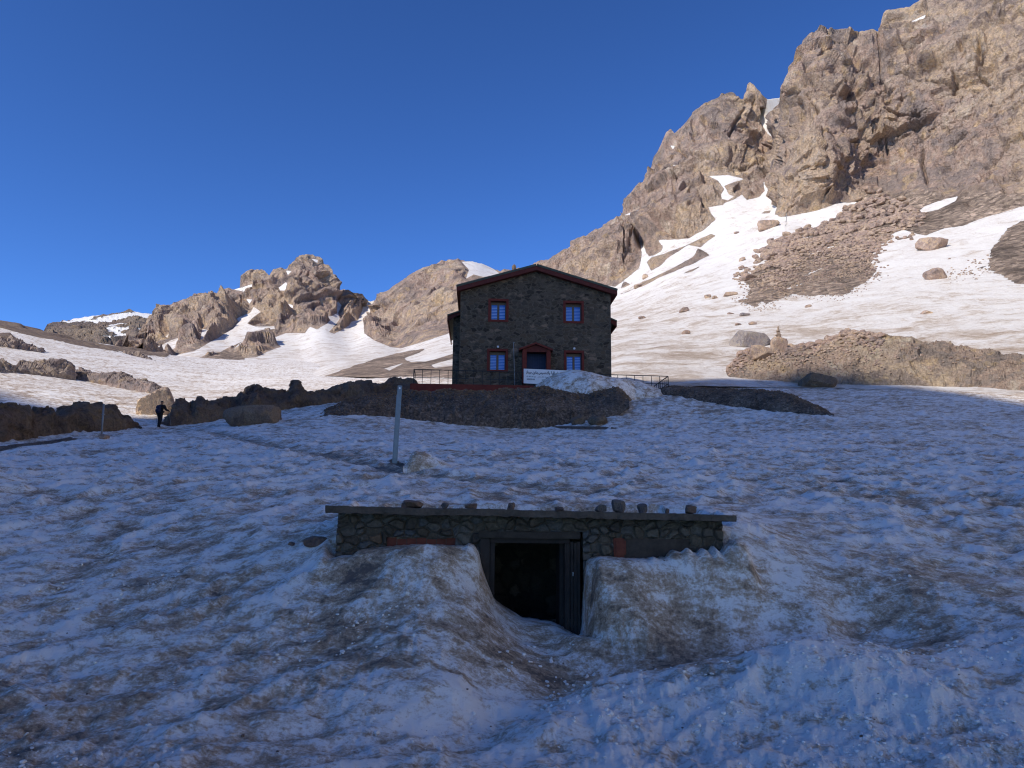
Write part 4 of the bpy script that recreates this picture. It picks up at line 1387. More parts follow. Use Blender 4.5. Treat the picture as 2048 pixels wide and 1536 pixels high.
# ---- sunlit outcrops on the left slope
outcrop('rock_outcrop', 'sunlit rounded rock band above the dark outcrop on the left edge',
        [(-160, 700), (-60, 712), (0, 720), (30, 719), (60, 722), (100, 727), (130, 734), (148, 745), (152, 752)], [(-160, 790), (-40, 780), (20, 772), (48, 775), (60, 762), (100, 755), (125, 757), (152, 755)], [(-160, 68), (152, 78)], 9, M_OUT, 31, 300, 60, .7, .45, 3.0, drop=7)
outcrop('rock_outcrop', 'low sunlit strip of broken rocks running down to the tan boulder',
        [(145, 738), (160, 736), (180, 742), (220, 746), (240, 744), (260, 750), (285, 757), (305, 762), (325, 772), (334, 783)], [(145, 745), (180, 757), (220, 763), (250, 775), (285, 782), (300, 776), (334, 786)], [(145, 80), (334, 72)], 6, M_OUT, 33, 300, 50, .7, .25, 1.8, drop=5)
outcrop('rock_outcrop', 'flat reddish strip of bare rock in the upper left snow',
        [(205, 706), (225, 704), (250, 707), (265, 711), (290, 716), (305, 722), (309, 729)], [(205, 708), (240, 715), (270, 721), (290, 726), (309, 731)], [(205, 150), (309, 150)], 9, M_OUT, 35, 150, 36, .6, .5, 2.4)
outcrop('rock_outcrop', 'narrow brown rock strip on the left slope under the skyline',
        [(-160, 660), (-40, 675), (0, 681), (30, 686), (55, 692), (80, 702), (92, 711)], [(-160, 690), (0, 696), (40, 705), (92, 713)], [(-160, 112), (92, 118)], 10, M_OUT, 37, 200, 40, .6, .5, 2.2)
outcrop('rock_outcrop', 'tiny flat rocks in the snow bowl left of the house',
        [(446, 735), (470, 733), (500, 736), (520, 731), (530, 733), (540, 738), (572, 741)], [(446, 738), (500, 741), (572, 743)], [(446, 200), (572, 200)], 6, M_OUT, 39, 110, 30, .6, .3, 1.6)
# ---- the big tan outcrop on the right
_o, OC = outcrop('rock_outcrop', 'long tan mossy rock outcrop in sun on the right with dark foot in shade',
        [(1436, 722), (1450, 714), (1462, 710), (1475, 716), (1485, 717), (1500, 712), (1520, 709), (1560, 707), (1600, 702), (1640, 700), (1655, 690), (1668, 690), (1690, 681), (1705, 677), (1720, 679), (1740, 680), (1760, 682), (1775, 679), (1790, 682), (1820, 684), (1850, 690), (1880, 692), (1900, 692), (1930, 699), (1960, 708), (1990, 710), (2048, 716), (2200, 730), (2350, 765)],
        [(1436, 726), (1470, 735), (1480, 752), (1540, 760), (1600, 768), (1620, 774), (1700, 768), (1750, 770), (1800, 775), (1900, 776), (1930, 764), (1960, 762), (2048, 768), (2200, 780), (2350, 786)], [(1436, 68), (1600, 66), (1900, 66), (2350, 62)], 18, M_GRASS, 41, 900, 110, 1.05, .26, 2.4, True, sink=1.6)
# ---- snow drifted over the terrace in front of the sign
_d, DRIFT = outcrop('snow_drift', 'smooth dirty snow drift heaped against the sign and railing', [(1058, 779), (1070, 772), (1085, 762), (1100, 753), (1118, 746), (1140, 742), (1160, 742), (1185, 747), (1205, 753), (1225, 757), (1250, 759), (1275, 764), (1295, 771), (1315, 779), (1335, 787)],
                    [(1058, 781), (1090, 779), (1130, 779), (1160, 786), (1180, 788), (1205, 784), (1235, 786), (1260, 792), (1300, 795), (1335, 792)], [(1058, 48.2), (1180, 47.2), (1230, 47.6), (1270, 49), (1335, 49.5)], 6.0, M_NEAR, 43, 240, 46, .8, .12, 1.2, True, kind='structure', cat='snow drift', soft=True, sink=.5, peak=.45)
outcrop('snow_drift', 'small rounded snow lump beside the thick metal post', [(806, 928), (815, 915), (824, 897), (832, 894), (845, 897), (860, 905), (880, 914), (905, 926), (930, 934)], [(806, 932), (835, 938), (870, 941), (930, 938)], 16.6, 1.5, M_NEAR, 45, 120, 36, .8, .06, .5, kind='structure', cat='snow drift', soft=True, sink=.2, peak=.35, drop=7)

# ---- boulders
gh = ground_hit
rock_px('boulder', 'big tan split boulder in sun behind the hiker', 'boulder', 300, 780, 832, 78, at_r(np.float64(298), np.float64(830), 51.5), M_BOULT, 102, depth=.8, planes=7, rough=.02, tilt=.22, boxy=1.2, rotz=.5)
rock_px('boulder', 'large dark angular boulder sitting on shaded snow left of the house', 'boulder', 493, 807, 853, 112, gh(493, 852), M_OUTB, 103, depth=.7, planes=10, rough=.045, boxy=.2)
rock_px('boulder', 'small rounded rock poking up beside the dark outcrop near the hiker', 'boulder', 373, 803, 818, 14, at_r(np.float64(373), np.float64(818), 52.0), M_BOUL, 104)
rock_px('boulder', 'flat brown stone at the foot of the thin pole', 'boulder', 204, 868, 879, 20, gh(204, 878), M_BOUL, 105)
rock_px('boulder', 'dark rounded boulder at the right foot of the rubble bank', 'boulder', 1197, 831, 851, 42, gh(1197, 850), M_OUTD, 106, boxy=0, planes=20, rough=.03)
rock_px('boulder', 'dark boulder half in rubble beside a rounded one', 'boulder', 1157, 828, 850, 28, at_r(np.float64(1157), np.float64(850), 43.6), M_OUTD, 107, boxy=.2)
rock_px('boulder', 'flat grey slab stone lying on the rubble bank', 'boulder', 1160, 819, 831, 25, at_r(np.float64(1160), np.float64(831), 45.0), M_BOULG, 108)
rock_px('boulder', 'dark brown rock melting out of the snow left of the hut', 'boulder', 626, 1074, 1095, 46, gh(626, 1094), M_STONEB, 109, planes=12)
rock_px('boulder', 'small dark stone in the snow farther left of the hut', 'boulder', 581, 1084, 1092, 14, gh(581, 1092), M_STONEB, 110)
rock_px('boulder', 'big dark boulder in shade before the tan outcrop', 'boulder', 1644, 742, 780, 74, at_r(np.float64(1644), np.float64(778), 64.0), M_OUTD, 111, boxy=.2, planes=14)
sp = lambda x, y: sheet_point('mountain_cliff', x, y)
rock_px('boulder', 'large grey two-faced boulder left of the cairn', 'boulder', 1509, 657, 696, 80, sp(1509, 694), M_BOULG, 112, planes=8, rough=.03, boxy=.2, depth=.7)
cb = at_r(np.float64(1560), np.float64(712), 71.0)
rock_px('boulder', 'reddish boulder that carries the cairn', 'boulder', 1559, 674, 714, 34, cb, M_BOUL, 113, tint=None) if False else rock_px('boulder', 'reddish boulder that carries the cairn', 'boulder', 1559, 674, 714, 34, cb, M_BOUL, 113, planes=14)
rock_px('boulder', 'grey brown boulder left of the cairn boulder', 'boulder', 1527, 688, 716, 46, at_r(np.float64(1527), np.float64(716), 70.0), M_BOUL, 114)
rock_px('boulder', 'brown jagged boulder right of the cairn boulder', 'boulder', 1590, 690, 712, 42, at_r(np.float64(1590), np.float64(712), 70.5), M_BOUL, 115)
rock_px('boulder', 'dark rounded boulder perched right of the cairn', 'boulder', 1620, 680, 703, 34, at_r(np.float64(1620), np.float64(703), 71.0), M_BOUL, 116, boxy=0)
SNOWROCKS = [('large brown boulder alone on the sunlit snowfield', 1884, 531, 558, 48, M_BOUL, 1), ('dark brown slab of rock on snow under the grassy ledge', 1872, 466, 499, 56, M_BOUL, 4),
             ('tan rock nose on the snow below the cliff corner', 1541, 433, 457, 42, M_BOULT, 5), ('grey brown block at the left edge of the scree', 1501, 543, 560, 36, M_BOUL, 6),
             ('squarish tan block on the snow right of the roof', 1370, 613, 625, 19, M_BOUL, 7), ('flat stone nearest the upper eave on the snow', 1286, 632, 638, 19, M_BOUL, 8),
             ('small red stone on the snowfield below the rock streaks', 1417, 589, 597, 15, M_BOULT, 9), ('small dark stone right of a red stone', 1430, 591, 598, 12, M_BOUL, 10),
             ('long low stone beside the lower tip of the scree', 1462, 582, 591, 28, M_BOUL, 11), ('little flat stone above the grey two-faced boulder', 1462, 624, 629, 14, M_BOUL, 12),
             ('rounded flat grey stone above the cairn', 1491, 624, 632, 21, M_BOULG, 13), ('thin brown stone below the rounded flat grey stone', 1478, 647, 652, 16, M_BOUL, 14),
             ('thin grey stone just left of the cairn tip', 1507, 643, 650, 18, M_BOUL, 15), ('pointed stone low on the snow right of the house', 1373, 659, 669, 18, M_BOUL, 16),
             ('small stone under the lower edge of the scree', 1617, 608, 615, 13, M_BOUL, 17), ('tan pebble-like stone alone on the right snow', 1855, 618, 626, 22, M_BOULT, 18),
             ('red block beside the left rock nose', 1291, 545, 557, 13, M_BOULT, 19), ('low tan stone above the house roof corner', 1278, 567, 575, 18, M_BOUL, 20), ('small stone on the snow chute below the cliffs', 1475, 462, 468, 12, M_BOUL, 21)]
for lab, cx, t_, b_, w_, m_, sd in SNOWROCKS:
    rock_px('boulder', lab, 'boulder', cx, t_, b_, w_, sp(cx, b_), m_, 200 + sd, planes=12, boxy=.3, group='boulders scattered on the sunlit snowfield')
rock_px('boulder', 'tiny dark rock standing on the skyline left of the roof peak', 'boulder', 1028, 529, 542, 9, sheet_point('mountain_crag', 1028, 542), M_OUTD, 240, sub=3)
# cairn
cz = at_r(np.float64(1557), np.float64(678), 71.4)
f_ = float(cz @ FWD) / FOC
ca = thing('cairn', 'little pointed cairn of piled stones on a reddish boulder', 'cairn', tuple(cz))
zz = -.05
for i, (wd, hh, ox) in enumerate([(15, 4.5, 0), (11, 3.6, 1), (13, 3, -.5), (8, 4, .3), (8, 3.6, -.3), (5, 4.5, .2), (4, 3.5, 0)]):
    o = rock('stone', None, None, (ox * f_, 0, zz), (wd * f_, wd * f_ * .9, hh * f_ * 1.15), M_BOUL, 260 + i, rotz=i, sub=3, parent=ca)
    zz += hh * f_
for cx, top, lab in ((590, 766, 'x'),):
    pass


def sample_surface(V, n, seed, cond=None, jitter=True):
    r = np.random.default_rng(seed)
    R, C = V.shape[:2]
    A = np.linalg.norm(np.cross(V[1:, :-1] - V[:-1, :-1], V[:-1, 1:] - V[:-1, :-1]), axis=-1)
    if cond is not None:
        A = A * cond
    p = (A / A.sum()).ravel()
    k = r.choice(len(p), n, p=p)
    i, j = k // (C - 1), k % (C - 1)
    a, b = r.random(n)[:, None], r.random(n)[:, None]
    return V[i, j] * (1 - a) * (1 - b) + V[i + 1, j] * a * (1 - b) + V[i, j + 1] * (1 - a) * b + V[i + 1, j + 1] * a * b


def ob_grid(name, nv, nu):
    me = bpy.data.objects[name].data
    a = np.empty(len(me.vertices) * 3, np.float32)
    me.vertices.foreach_get('co', a)
    return a.reshape(nv, nu, 3)


RM = ob_grid('rubble_mound', 60, 420)
M_CRUMB = plain('snow_crumb', (.80, .75, .68), .6, .18, 30, bump=.002)
half = np.zeros((59, 419))
half[2:32] = 1
scatter('rubble', sample_surface(RM, 3600, 51, half), .14, M_RUB, 51, 'loose dark stones strewn over the earth bank below the house', 'rubble', .35, 3.6)
GM = ob_grid('gravel_mound', 50, 320)
half = np.zeros((49, 319))
half[2:27] = 1
scatter('gravel', sample_surface(GM, 1500, 53, half), .09, M_RUB, 53, 'fine dark gravel stones covering the mound right of the terrace', 'gravel', .5, 2.0)
half = np.zeros((109, 899))
half[6:46, 20:330] = 1
half[6:30, 330:560] = .15
scatter('rubble', sample_surface(OC.astype(float), 900, 59, half), .34, M_BOUL, 59, 'loose sunlit stones and rubble on the left end of the long tan outcrop', 'rubble', .35, 3.0)
# scree blocks on the right slope
pxs, pys, PS = SHEETS['mountain_cliff']
pxx = np.repeat(pxs[None], PS.shape[0], 0)
scn = np.minimum(union(pxx.ravel().astype(np.float32), pys.ravel().astype(np.float32), R_SCREE[:1] + R_SCREE[2:]), -union(pxx.ravel().astype(np.float32), pys.ravel().astype(np.float32), R_SCSNOW)).reshape(pxx.shape)
clum = fbm(PS.reshape(-1, 3) * .12, 3, 61).reshape(scn.shape)
dens = (sstep(-18, 8, scn + 6 * np.random.default_rng(5).normal(size=scn.shape) + 14 * clum) * sstep(-.35, .25, clum))[:-1, :-1] * (.15 + .85 * sstep(420, 500, pys[:-1, :-1]))
pt = sample_surface(PS.astype(float), 3400, 55, dens)
dd = np.hypot(pt[:, 0], pt[:, 1])
scatter('scree', pt, .75, M_BOUL, 55, 'tongue of grey brown scree blocks running down the sunlit snow', 'scree', .35, 4.2, .6)
# pebbles and debris on the foreground snow
r_ = np.random.default_rng(57)
pp = []
while len(pp) < 90:
    q = ground_hit(r_.uniform(0, 2048), r_.uniform(960, 1530)) if len(pp) < 60 else None
    if q is None:
        y = math.exp(r_.uniform(math.log(4.6), math.log(22)))
        x = r_.uniform(-.72, .72) * (y + 1)
        if HUT_X0 - .4 < x < HUT_X1 + .4 and 8.0 < y < 11.3:
            continue
        q = np.array([x, y, float(ground_z(x, y)[0])])
    pp.append(q)
rc_ = np.random.default_rng(63)
cr_ = []
ny = np.exp(rc_.uniform(math.log(4.5), math.log(9.5), 9000))
nx = rc_.uniform(-.75, .75, 9000) * (ny + 1)
cl = fbm(np.stack([nx * .9, ny * .9, nx * 0], 1), 3, 65)
okc = (cl + .30 * ((nx > .3) & (ny < 6.9)) + rc_.normal(0, .14, 9000) > .24) & ~((nx > HUT_X0 - .4) & (nx < HUT_X1 + .4) & (ny > 7.9))
nx, ny = nx[okc][:3200], ny[okc][:3200]
scatter('snow_crumbs', np.stack([nx, ny, ground_z(nx, ny)], 1), .016, M_CRUMB, 64, 'small crumbs of frozen snow lying over the near snow', 'snow', .45, 3.0, .7)
scatter('debris', np.array(pp), .016, M_STONEB, 57, 'small dark grit and pebbles dotted over the snow', 'debris', .5, 2.2)
# ------------------------------------------------------------------ materials of the buildings
M_WALL = masonry('house_stone_wall', .42, (.128, .100, .072), (.135, .108, .076), 1.9, .03)
M_CELL = masonry('hut_stone_wall', .22, (.17, .145, .115), (.085, .072, .058), 1.0, .02)
M_RED = plain('red_painted_plaster', (.155, .028, .018), .75, .3, 3)
M_REDD = plain('dark_red_timber', (.115, .023, .016), .7, .3, 6)
M_ROOF = plain('mossy_roof_sheet', (.075, .085, .060), .6, .3, 3)
M_BLUE = plain('blue_shutter_paint', (.035, .20, .72), .35, .15, 12, spec=.5)
M_PALE = plain('slat_sky_reflection', (.36, .57, .98), .3, .1, 12, spec=.5)  # reflected sky painted in as the pale blue of the slats
M_WOOD = plain('brown_window_wood', (.16, .125, .085), .6, .3, 14)
M_NAVY = plain('navy_door_paint', (.016, .030, .085), .5, .2, 5)
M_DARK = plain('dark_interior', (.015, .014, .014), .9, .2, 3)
M_STEEL = plain('galvanised_steel', (.22, .235, .245), .5, .14, 9, metal=.3, spec=.5, bump=.001)
M_BLACK = plain('black_railing_paint', (.018, .018, .020), .5, .2, 9, bump=0)
M_WHITE = plain('white_board', (.78, .79, .80), .45, .04, 3, bump=0)
M_INK = plain('black_lettering', (.02, .02, .03), .6, .1, 9, bump=0)
M_CONC = plain('weathered_concrete', (.092, .070, .052), .92, .5, 5, bump=.02)
M_OLDW = plain('grey_old_timber', (.030, .023, .019), .85, .45, 9, bump=.006)
M_BOARD = plain('dark_rusted_board', (.060, .045, .035), .8, .45, 4, bump=.004)
M_BRICK = plain('faded_red_boards', (.15, .042, .026), .85, .35, 7, bump=.006)

# ------------------------------------------------------------------ stone house
HO = at_y(np.float64(1072), np.float64(768), 52.0)
HYAW = math.radians(2.5)
HX, HYv = np.array([math.cos(HYAW), math.sin(HYAW), 0]), np.array([-math.sin(HYAW), math.cos(HYAW), 0])


def hp(px, py, yd=0.0):
    """x, z in the house's own frame of the point seen at a pixel, yd metres behind its front wall"""
    d = ray(np.float64(px), np.float64(py))
    p = d * ((HO @ HYv + yd) / (d @ HYv)) - HO
    return float(p @ HX), float(p[2])


house = thing('stone_house', 'two storey dark stone house with red trim, gable roof and blue shutters', 'house', tuple(HO), HYAW)
xl, zl = hp(921.5, 577)
xr, zr = hp(1221, 583)
xp, zp = hp(1073, 534)
ZE = .5 * (zl + zr) + .05
xl, xr = xl - .0, xr
DEEP = 12.0
ZB = -1.2


def px_rect(x0, y0, x1, y1):
    a, b = hp(x0, y0)
    c, d = hp(x1, y1)
    return [a, d, c, b]        # x0 z0 x1 z1


WIN = [px_rect(981.5, 602, 1012, 639.5), px_rect(1131, 606, 1163, 642.5), px_rect(979, 702, 1011, 740), px_rect(1132.5, 705.5, 1163.5, 744)]
DOOR = px_rect(1053, 703, 1093, 768)
DOOR[1] = -.02
# front wall with real openings
hw = MB()
xs = sorted({xl, xr, *[w_[0] for w_ in WIN], *[w_[2] for w_ in WIN], DOOR[0], DOOR[2]})
zs = sorted({ZB, ZE, *[w_[1] for w_ in WIN], *[w_[3] for w_ in WIN], DOOR[1], DOOR[3]})
ops = WIN + [DOOR]
for a, b in zip(xs[:-1], xs[1:]):
    for c, d in zip(zs[:-1], zs[1:]):
        mx, mz = (a + b) / 2, (c + d) / 2
        if not any(o[0] < mx < o[2] and o[1] < mz < o[3] for o in ops):
            hw.add([(a, 0, c), (b, 0, c), (b, 0, d), (a, 0, d)], [(0, 1, 2, 3)])
hw.add([(xl, 0, ZE), (xr, 0, ZE), (xp, 0, zp)], [(0, 1, 2)])
for o in ops:
    a, c, b, d = o
    e = .42
    hw.add([(a, 0, c), (b, 0, c), (b, 0, d), (a, 0, d), (a, e, c), (b, e, c), (b, e, d), (a, e, d)], [(0, 4, 5, 1), (1, 5, 6, 2), (2, 6, 7, 3), (3, 7, 4, 0)])
D = DEEP
hw.add([(xl, 0, ZB), (xl, D, ZB), (xl, D, ZE), (xl, 0, ZE)], [(0, 3, 2, 1)])
hw.add([(xr, 0, ZB), (xr, D, ZB), (xr, D, ZE), (xr, 0, ZE)], [(0, 1, 2, 3)])
hw.add([(xl, D, ZB), (xr, D, ZB), (xr, D, ZE), (xp, D, zp), (xl, D, ZE)], [(0, 4, 3, 2, 1)])
me = bpy.data.meshes.new('wall')
me.from_pydata(hw.v, [], hw.f)
me.materials.append(M_WALL)
link('wall', me, house)


def roof_slab(ax, az, bx, bz, y0, y1, th):
    """sloping sheet between two eaves points in x,z"""
    dx, dz = bx - ax, bz - az
    L = math.hypot(dx, dz)
    nx, nz = -dz / L * th, dx / L * th
    if nz < 0:
        nx, nz = -nx, -nz
    return [(ax, az), (bx, bz), (bx + nx, bz + nz), (ax + nx, az + nz)], y0, y1


FO = -.45
exl, ezl = hp(913.5, 572, FO)
exr, ezr = hp(1234.5, 580, FO)
epx, epz = hp(1073, 530, FO)
rf = MB()
th = .10
for (ax, az) in ((exl, ezl), (exr, ezr)):
    o, y0, y1 = roof_slab(ax, az - .06, epx, epz - .06, FO - .03, DEEP + .3, .15)
    rf.prism(o if ax < epx else [o[1], o[0], o[3], o[2]], y0, y1)
roof = rf.build('roof', M_ROOF, house)
fb = MB()
for (ax, az) in ((exl, ezl), (exr, ezr)):
    q = [(ax, az - .36), (epx, epz - .36), (epx, epz - .063), (ax, az - .063)]
    fb.prism(q if ax < epx else [q[1], q[0], q[3], q[2]], FO, FO + .06)
fb.build('bargeboard', M_REDD, house)
sf = MB()
for (ax, az, s) in ((exl, ezl, 1), (exr, ezr, -1)):
    wx_ = xl if s > 0 else xr
    sf.box((min(ax, ax + s * .05), FO + .062, az - .36), (max(ax, ax + s * .05), DEEP + .25, az - .07))
    t = (wx_ - ax) / (epx - ax)
    zi = az + (epz - az) * t
    q = [(ax + s * .055, az - .34), (wx_ - s * .004, zi - .34), (wx_ - s * .004, zi - .30), (ax + s * .055, az - .30)]
    sf.prism(q if s > 0 else [q[1], q[0], q[3], q[2]], FO + .065, DEEP + .2)
    # front overhang lining
    q = [(wx_, zi - .34), (epx, epz - .34), (epx, epz - .30), (wx_, zi - .30)]
    sf.prism(q if s > 0 else [q[1], q[0], q[3], q[2]], FO + .065, -.004)
sf.build('soffit', M_REDD, house)

# side wings with their own lower roofs
YW = 2.6
for s in (-1, 1):
    if s < 0:
        ox, _ = hp(905.5, 700, YW)
        zt = hp(921, 626, YW)[1]
        rx, rz = hp(894.5, 630, YW - .5)
        wx_, LEN = xl, 7.5
    else:
        ox = xr + .42
        zt = hp(1221, 636, YW + 1.0)[1]
        rx, rz = hp(1235, 640.5, YW + .2)
        wx_, LEN = xr, 7.5
    wy = YW if s < 0 else YW + .9
    wm = MB()
    a, b = sorted((ox, wx_ + s * .003))
    wm.box((a, wy, ZB), (b, wy + LEN, rz - .02))
    wm.build('wing_wall', M_WALL, house)
    wr = MB()
    q = [(rx, rz - .05), (wx_ + s * .003, zt), (wx_ + s * .003, zt + .10), (rx, rz + .05)]
    wr.prism(q if s < 0 else [q[1], q[0], q[3], q[2]], wy - .5, wy + LEN + .3)
    wro = wr.build('wing_roof', M_ROOF, house)
    wf = MB()
    q = [(rx, rz - .42), (wx_ + s * .004, zt - .20), (wx_ + s * .004, zt - .003), (rx, rz - .053)]
    wf.prism(q if s < 0 else [q[1], q[0], q[3], q[2]], wy - .44, wy - .38)
    wf.box((min(rx, rx - s * .06), wy - .375, rz - .42), (max(rx, rx - s * .06), wy + LEN + .25, rz - .06))
    wf.build('fascia', M_REDD, wro)


def make_window(o, lamp, pale):
    a, c, b, d = o
    fw = .165
    fr = MB()
    y0, y1 = -.05, .30
    fr.box((a - fw, y0, d), (b + fw, y1 - .2, d + fw))
    fr.box((a - fw, y0, c - fw), (b + fw, y1 - .2, c))
    fr.box((a - fw, y0, c), (a, y1 - .2, d))
    fr.box((b, y0, c), (b + fw, y1 - .2, d))
    f = fr.build('window', M_RED, house, bevel=.012)
    # reveal lining, painted
    lin = MB()
    t = .012
    lin.box((a + .001, .105, d - t), (b - .001, .30, d - .001))
    lin.box((a + .001, .105, c + .001), (b - .001, .30, c + t))
    lin.box((a + .001, .105, c + t), (a + t, .30, d - t))
    lin.box((b - t, .105, c + t), (b - .001, .30, d - t))
    lin.build('reveal', M_RED, f)
    # wooden sash
    ww = MB()
    top = d - .22
    q = .055
    mid = (a + b) / 2
    ww.box((a + .02, .235, top), (b - .02, .295, top + .09))
    ww.box((a + .013, .24, c + .013), (a + .06, .29, top))
    ww.box((b - .06, .24, c + .013), (b - .013, .29, top))
    ww.box((mid - .07, .225, c + .013), (mid + .07, .29, top))
    ww.box((a + .06, .24, c + .013), (mid - .07, .29, c + .05))
    ww.box((mid + .07, .24, c + .013), (b - .06, .29, c + .05))
    ww.box((a + .013, .30, c + .013), (b - .013, .33, d - .013))
    ww.build('sash', M_WOOD, f)
    n = 9
    for x0, x1 in ((a + .065, mid - .075), (mid + .075, b - .065)):
        sh = MB()
        pl = MB()
        z0, z1 = c + .055, top - .07
        sh.box((x0, .276, c + .055), (x1, .294, top - .005))
        for i in range(n):
            za = z0 + (z1 - z0) * i / n
            hh = (z1 - z0) / n
            pl.add([(x0 + .01, .246, za + .1 * hh), (x1 - .01, .246, za + .1 * hh), (x1 - .01, .272, za + (.75 if pale and i % 2 else .58) * hh), (x0 + .01, .272, za + (.75 if pale and i % 2 else .58) * hh)], [(0, 1, 2, 3)])
        s = sh.build('shutter', M_BLUE, f)
        pl.build('louvre', M_PALE, s)
    if lamp:
        lm = MB()
        x = mid + .02
        lm.box((x - .07, -.13, d + fw + .06), (x + .07, -.002, d + fw + .20))
        l = lm.build('wall_lamp', M_WHITE, house, bevel=.02)


for k, o in enumerate(WIN):
    make_window(o, k > 1, k == 0)
# porch and door
pr = MB()
pa, pt_ = hp(1053, 700, -.6)
pl0 = hp(1045, 700, -.6)[0]
pl1 = hp(1053.5, 700, -.6)[0]
pr0 = hp(1093, 700, -.6)[0]
pr1 = hp(1101.5, 700, -.6)[0]
zc = hp(1073, 699, -.6)[1]
for a, b in ((pl0, pl1), (pr0, pr1)):
    ps = MB()
    ps.box((a, -.6, -.05), (b, -.004, zc))
    ps.build('porch_post', M_RED, house, bevel=.015)
bx = MB()
bx.box((pl1 + .002, -.58, zc - .16), (pr0 - .002, -.004, zc - .002))
gx, gz = hp(1072, 687, -.7)
e0, ez0 = hp(1038.5, 698.5, -.7)
e1, ez1 = hp(1106, 700, -.7)
bx.prism([(pl0, zc + .002), (pr1, zc + .002), (gx, gz - .08)], -.57, -.004)
bx.build('porch_beam', M_REDD, house)
pf = MB()
for ax, az in ((e0, ez0), (e1, ez1)):
    q = [(ax, az - .06), (gx, gz - .04), (gx, gz + .08), (ax, az + .06)]
    pf.prism(q if ax < gx else [q[1], q[0], q[3], q[2]], -.75, -.004)
pf.build('porch_roof', M_RED, house)
db = MB()
a, c, b, d = DOOR
db.box((a + .01, .28, c), (b - .01, .36, d - .01))
for i in range(9):
    x = a + .03 + (b - a - .06) * i / 8.0
    db.box((x - .01, .255, c + .05), (x + .01, .28, d - .12))
dr = db.build('door', M_NAVY, house)
kn = MB()
kn.bar((b - .16, .25, c + 1.0), (b - .16, .16, c + 1.0), .03, n=10)
kn.build('handle', M_STEEL, dr)

# ------------------------------------------------------------------ terrace, railing, sign, pole
TR = thing('terrace', 'low terrace with red painted front wall carrying the railing before the house', 'terrace', tuple(HO), HYAW)
YT = -2.6
tx0, tz = hp(820, 766, YT)
tx1, tz1 = hp(1338, 777, YT)
TZ = tz
txm, _ = hp(1068, 768, YT)
tm = MB()
tm.box((tx0, YT, -2.2), (txm, YT + .35, TZ - .02))
tm.build('front_wall', M_RED, TR, bevel=.03)
tm = MB()
tm.box((txm + .003, YT + .03, -2.2), (tx1, YT + .35, TZ - .03))
tm.build('side_wall', M_CONC, TR)
tm = MB()
tm.box((tx0, YT + .352, -2.2), (tx1, 3.2, TZ - .04))
tm.build('floor_slab', M_CONC, TR)

RL = thing('railing', 'black metal railing along the terrace edge in front of the house', 'railing', tuple(HO), HYAW)
YR = YT + .12
ra, rza = hp(828, 738.5, YR)
rb, rzb = hp(1336, 752.5, YR)


def rz_top(x):
    return rza + (rzb - rza) * (x - ra) / (rb - ra)


def rz_bot(x):
    return TZ - .05 + (rzb - rza) * .8 * (x - ra) / (rb - ra)


tr_ = MB()
tr_.bar((ra, YR, rza), (rb, YR, rzb), .055, .045)
tr_.bar((rb, YR + .03, rzb), (rb + .02, YR + 5.0, rzb), .05, .045)
tr_.bar((ra, YR + .03, rza), (ra - .05, YR + 1.6, rza), .05, .045)
tr_.build('top_rail', M_BLACK, RL)
mr = MB()
k = .54
mr.bar((ra, YR, rza - (rza - rz_bot(ra)) * k), (rb, YR, rzb - (rzb - rz_bot(rb)) * k), .035)
mr.bar((rb, YR + .02, rzb - (rzb - rz_bot(rb)) * k), (rb + .02, YR + 5, rzb - (rzb - rz_bot(rb)) * k), .035)
mr.build('mid_rail', M_BLACK, RL)
npost = int((rb - ra) / .55)
for i in range(npost + 1):
    x = ra + (rb - ra) * i / npost
    p = MB()
    wd = .055 if i in (0, npost) else .034
    p.bar((x, YR, rz_bot(x) - .25), (x, YR, rz_top(x) - .02), wd)
    p.build('post', M_BLACK, RL)
for i in range(1, 10):
    p = MB()
    y = YR + 5.0 * i / 9
    p.bar((rb + .02 * i / 9, y, rz_bot(rb) - .25), (rb + .02 * i / 9, y, rzb - .02), .034)
    p.build('post', M_BLACK, RL)
p = MB()
p.bar((ra - .05, YR + 1.6, rz_bot(ra) - .2), (ra - .05, YR + 1.6, rza - .02), .05)
p.build('post', M_BLACK, RL)

SG = thing('sign_board', 'white board with black Arabic lettering hung on the railing, half buried in snow', 'sign', tuple(HO), HYAW)
YS = YR - .09
sx0, sz0 = hp(1047.5, 737.3, YS)
sx1, sz1 = hp(1140, 741.3, YS)
_, szb = hp(1046.5, 766.5, YS)
HS = sz0 - szb
sb = MB()
dz = sz1 - sz0
sb.prism([(sx0, szb), (sx1, szb + dz), (sx1, sz1), (sx0, sz0)], YS, YS + .04)
board = sb.build('panel', M_WHITE, SG)
try:
    _ff = bpy.utils.system_resource('DATAFILES', path='fonts')
    afont = bpy.data.fonts.load(_ff + '/NotoSansArabic-VariableFont_wdth,wght.woff2')
except Exception:
    afont = None
FORM = {}
for i, ch in enumerate('اأبةتثجحخدرزسشصطعغفقكلمنهوي'):
    pass
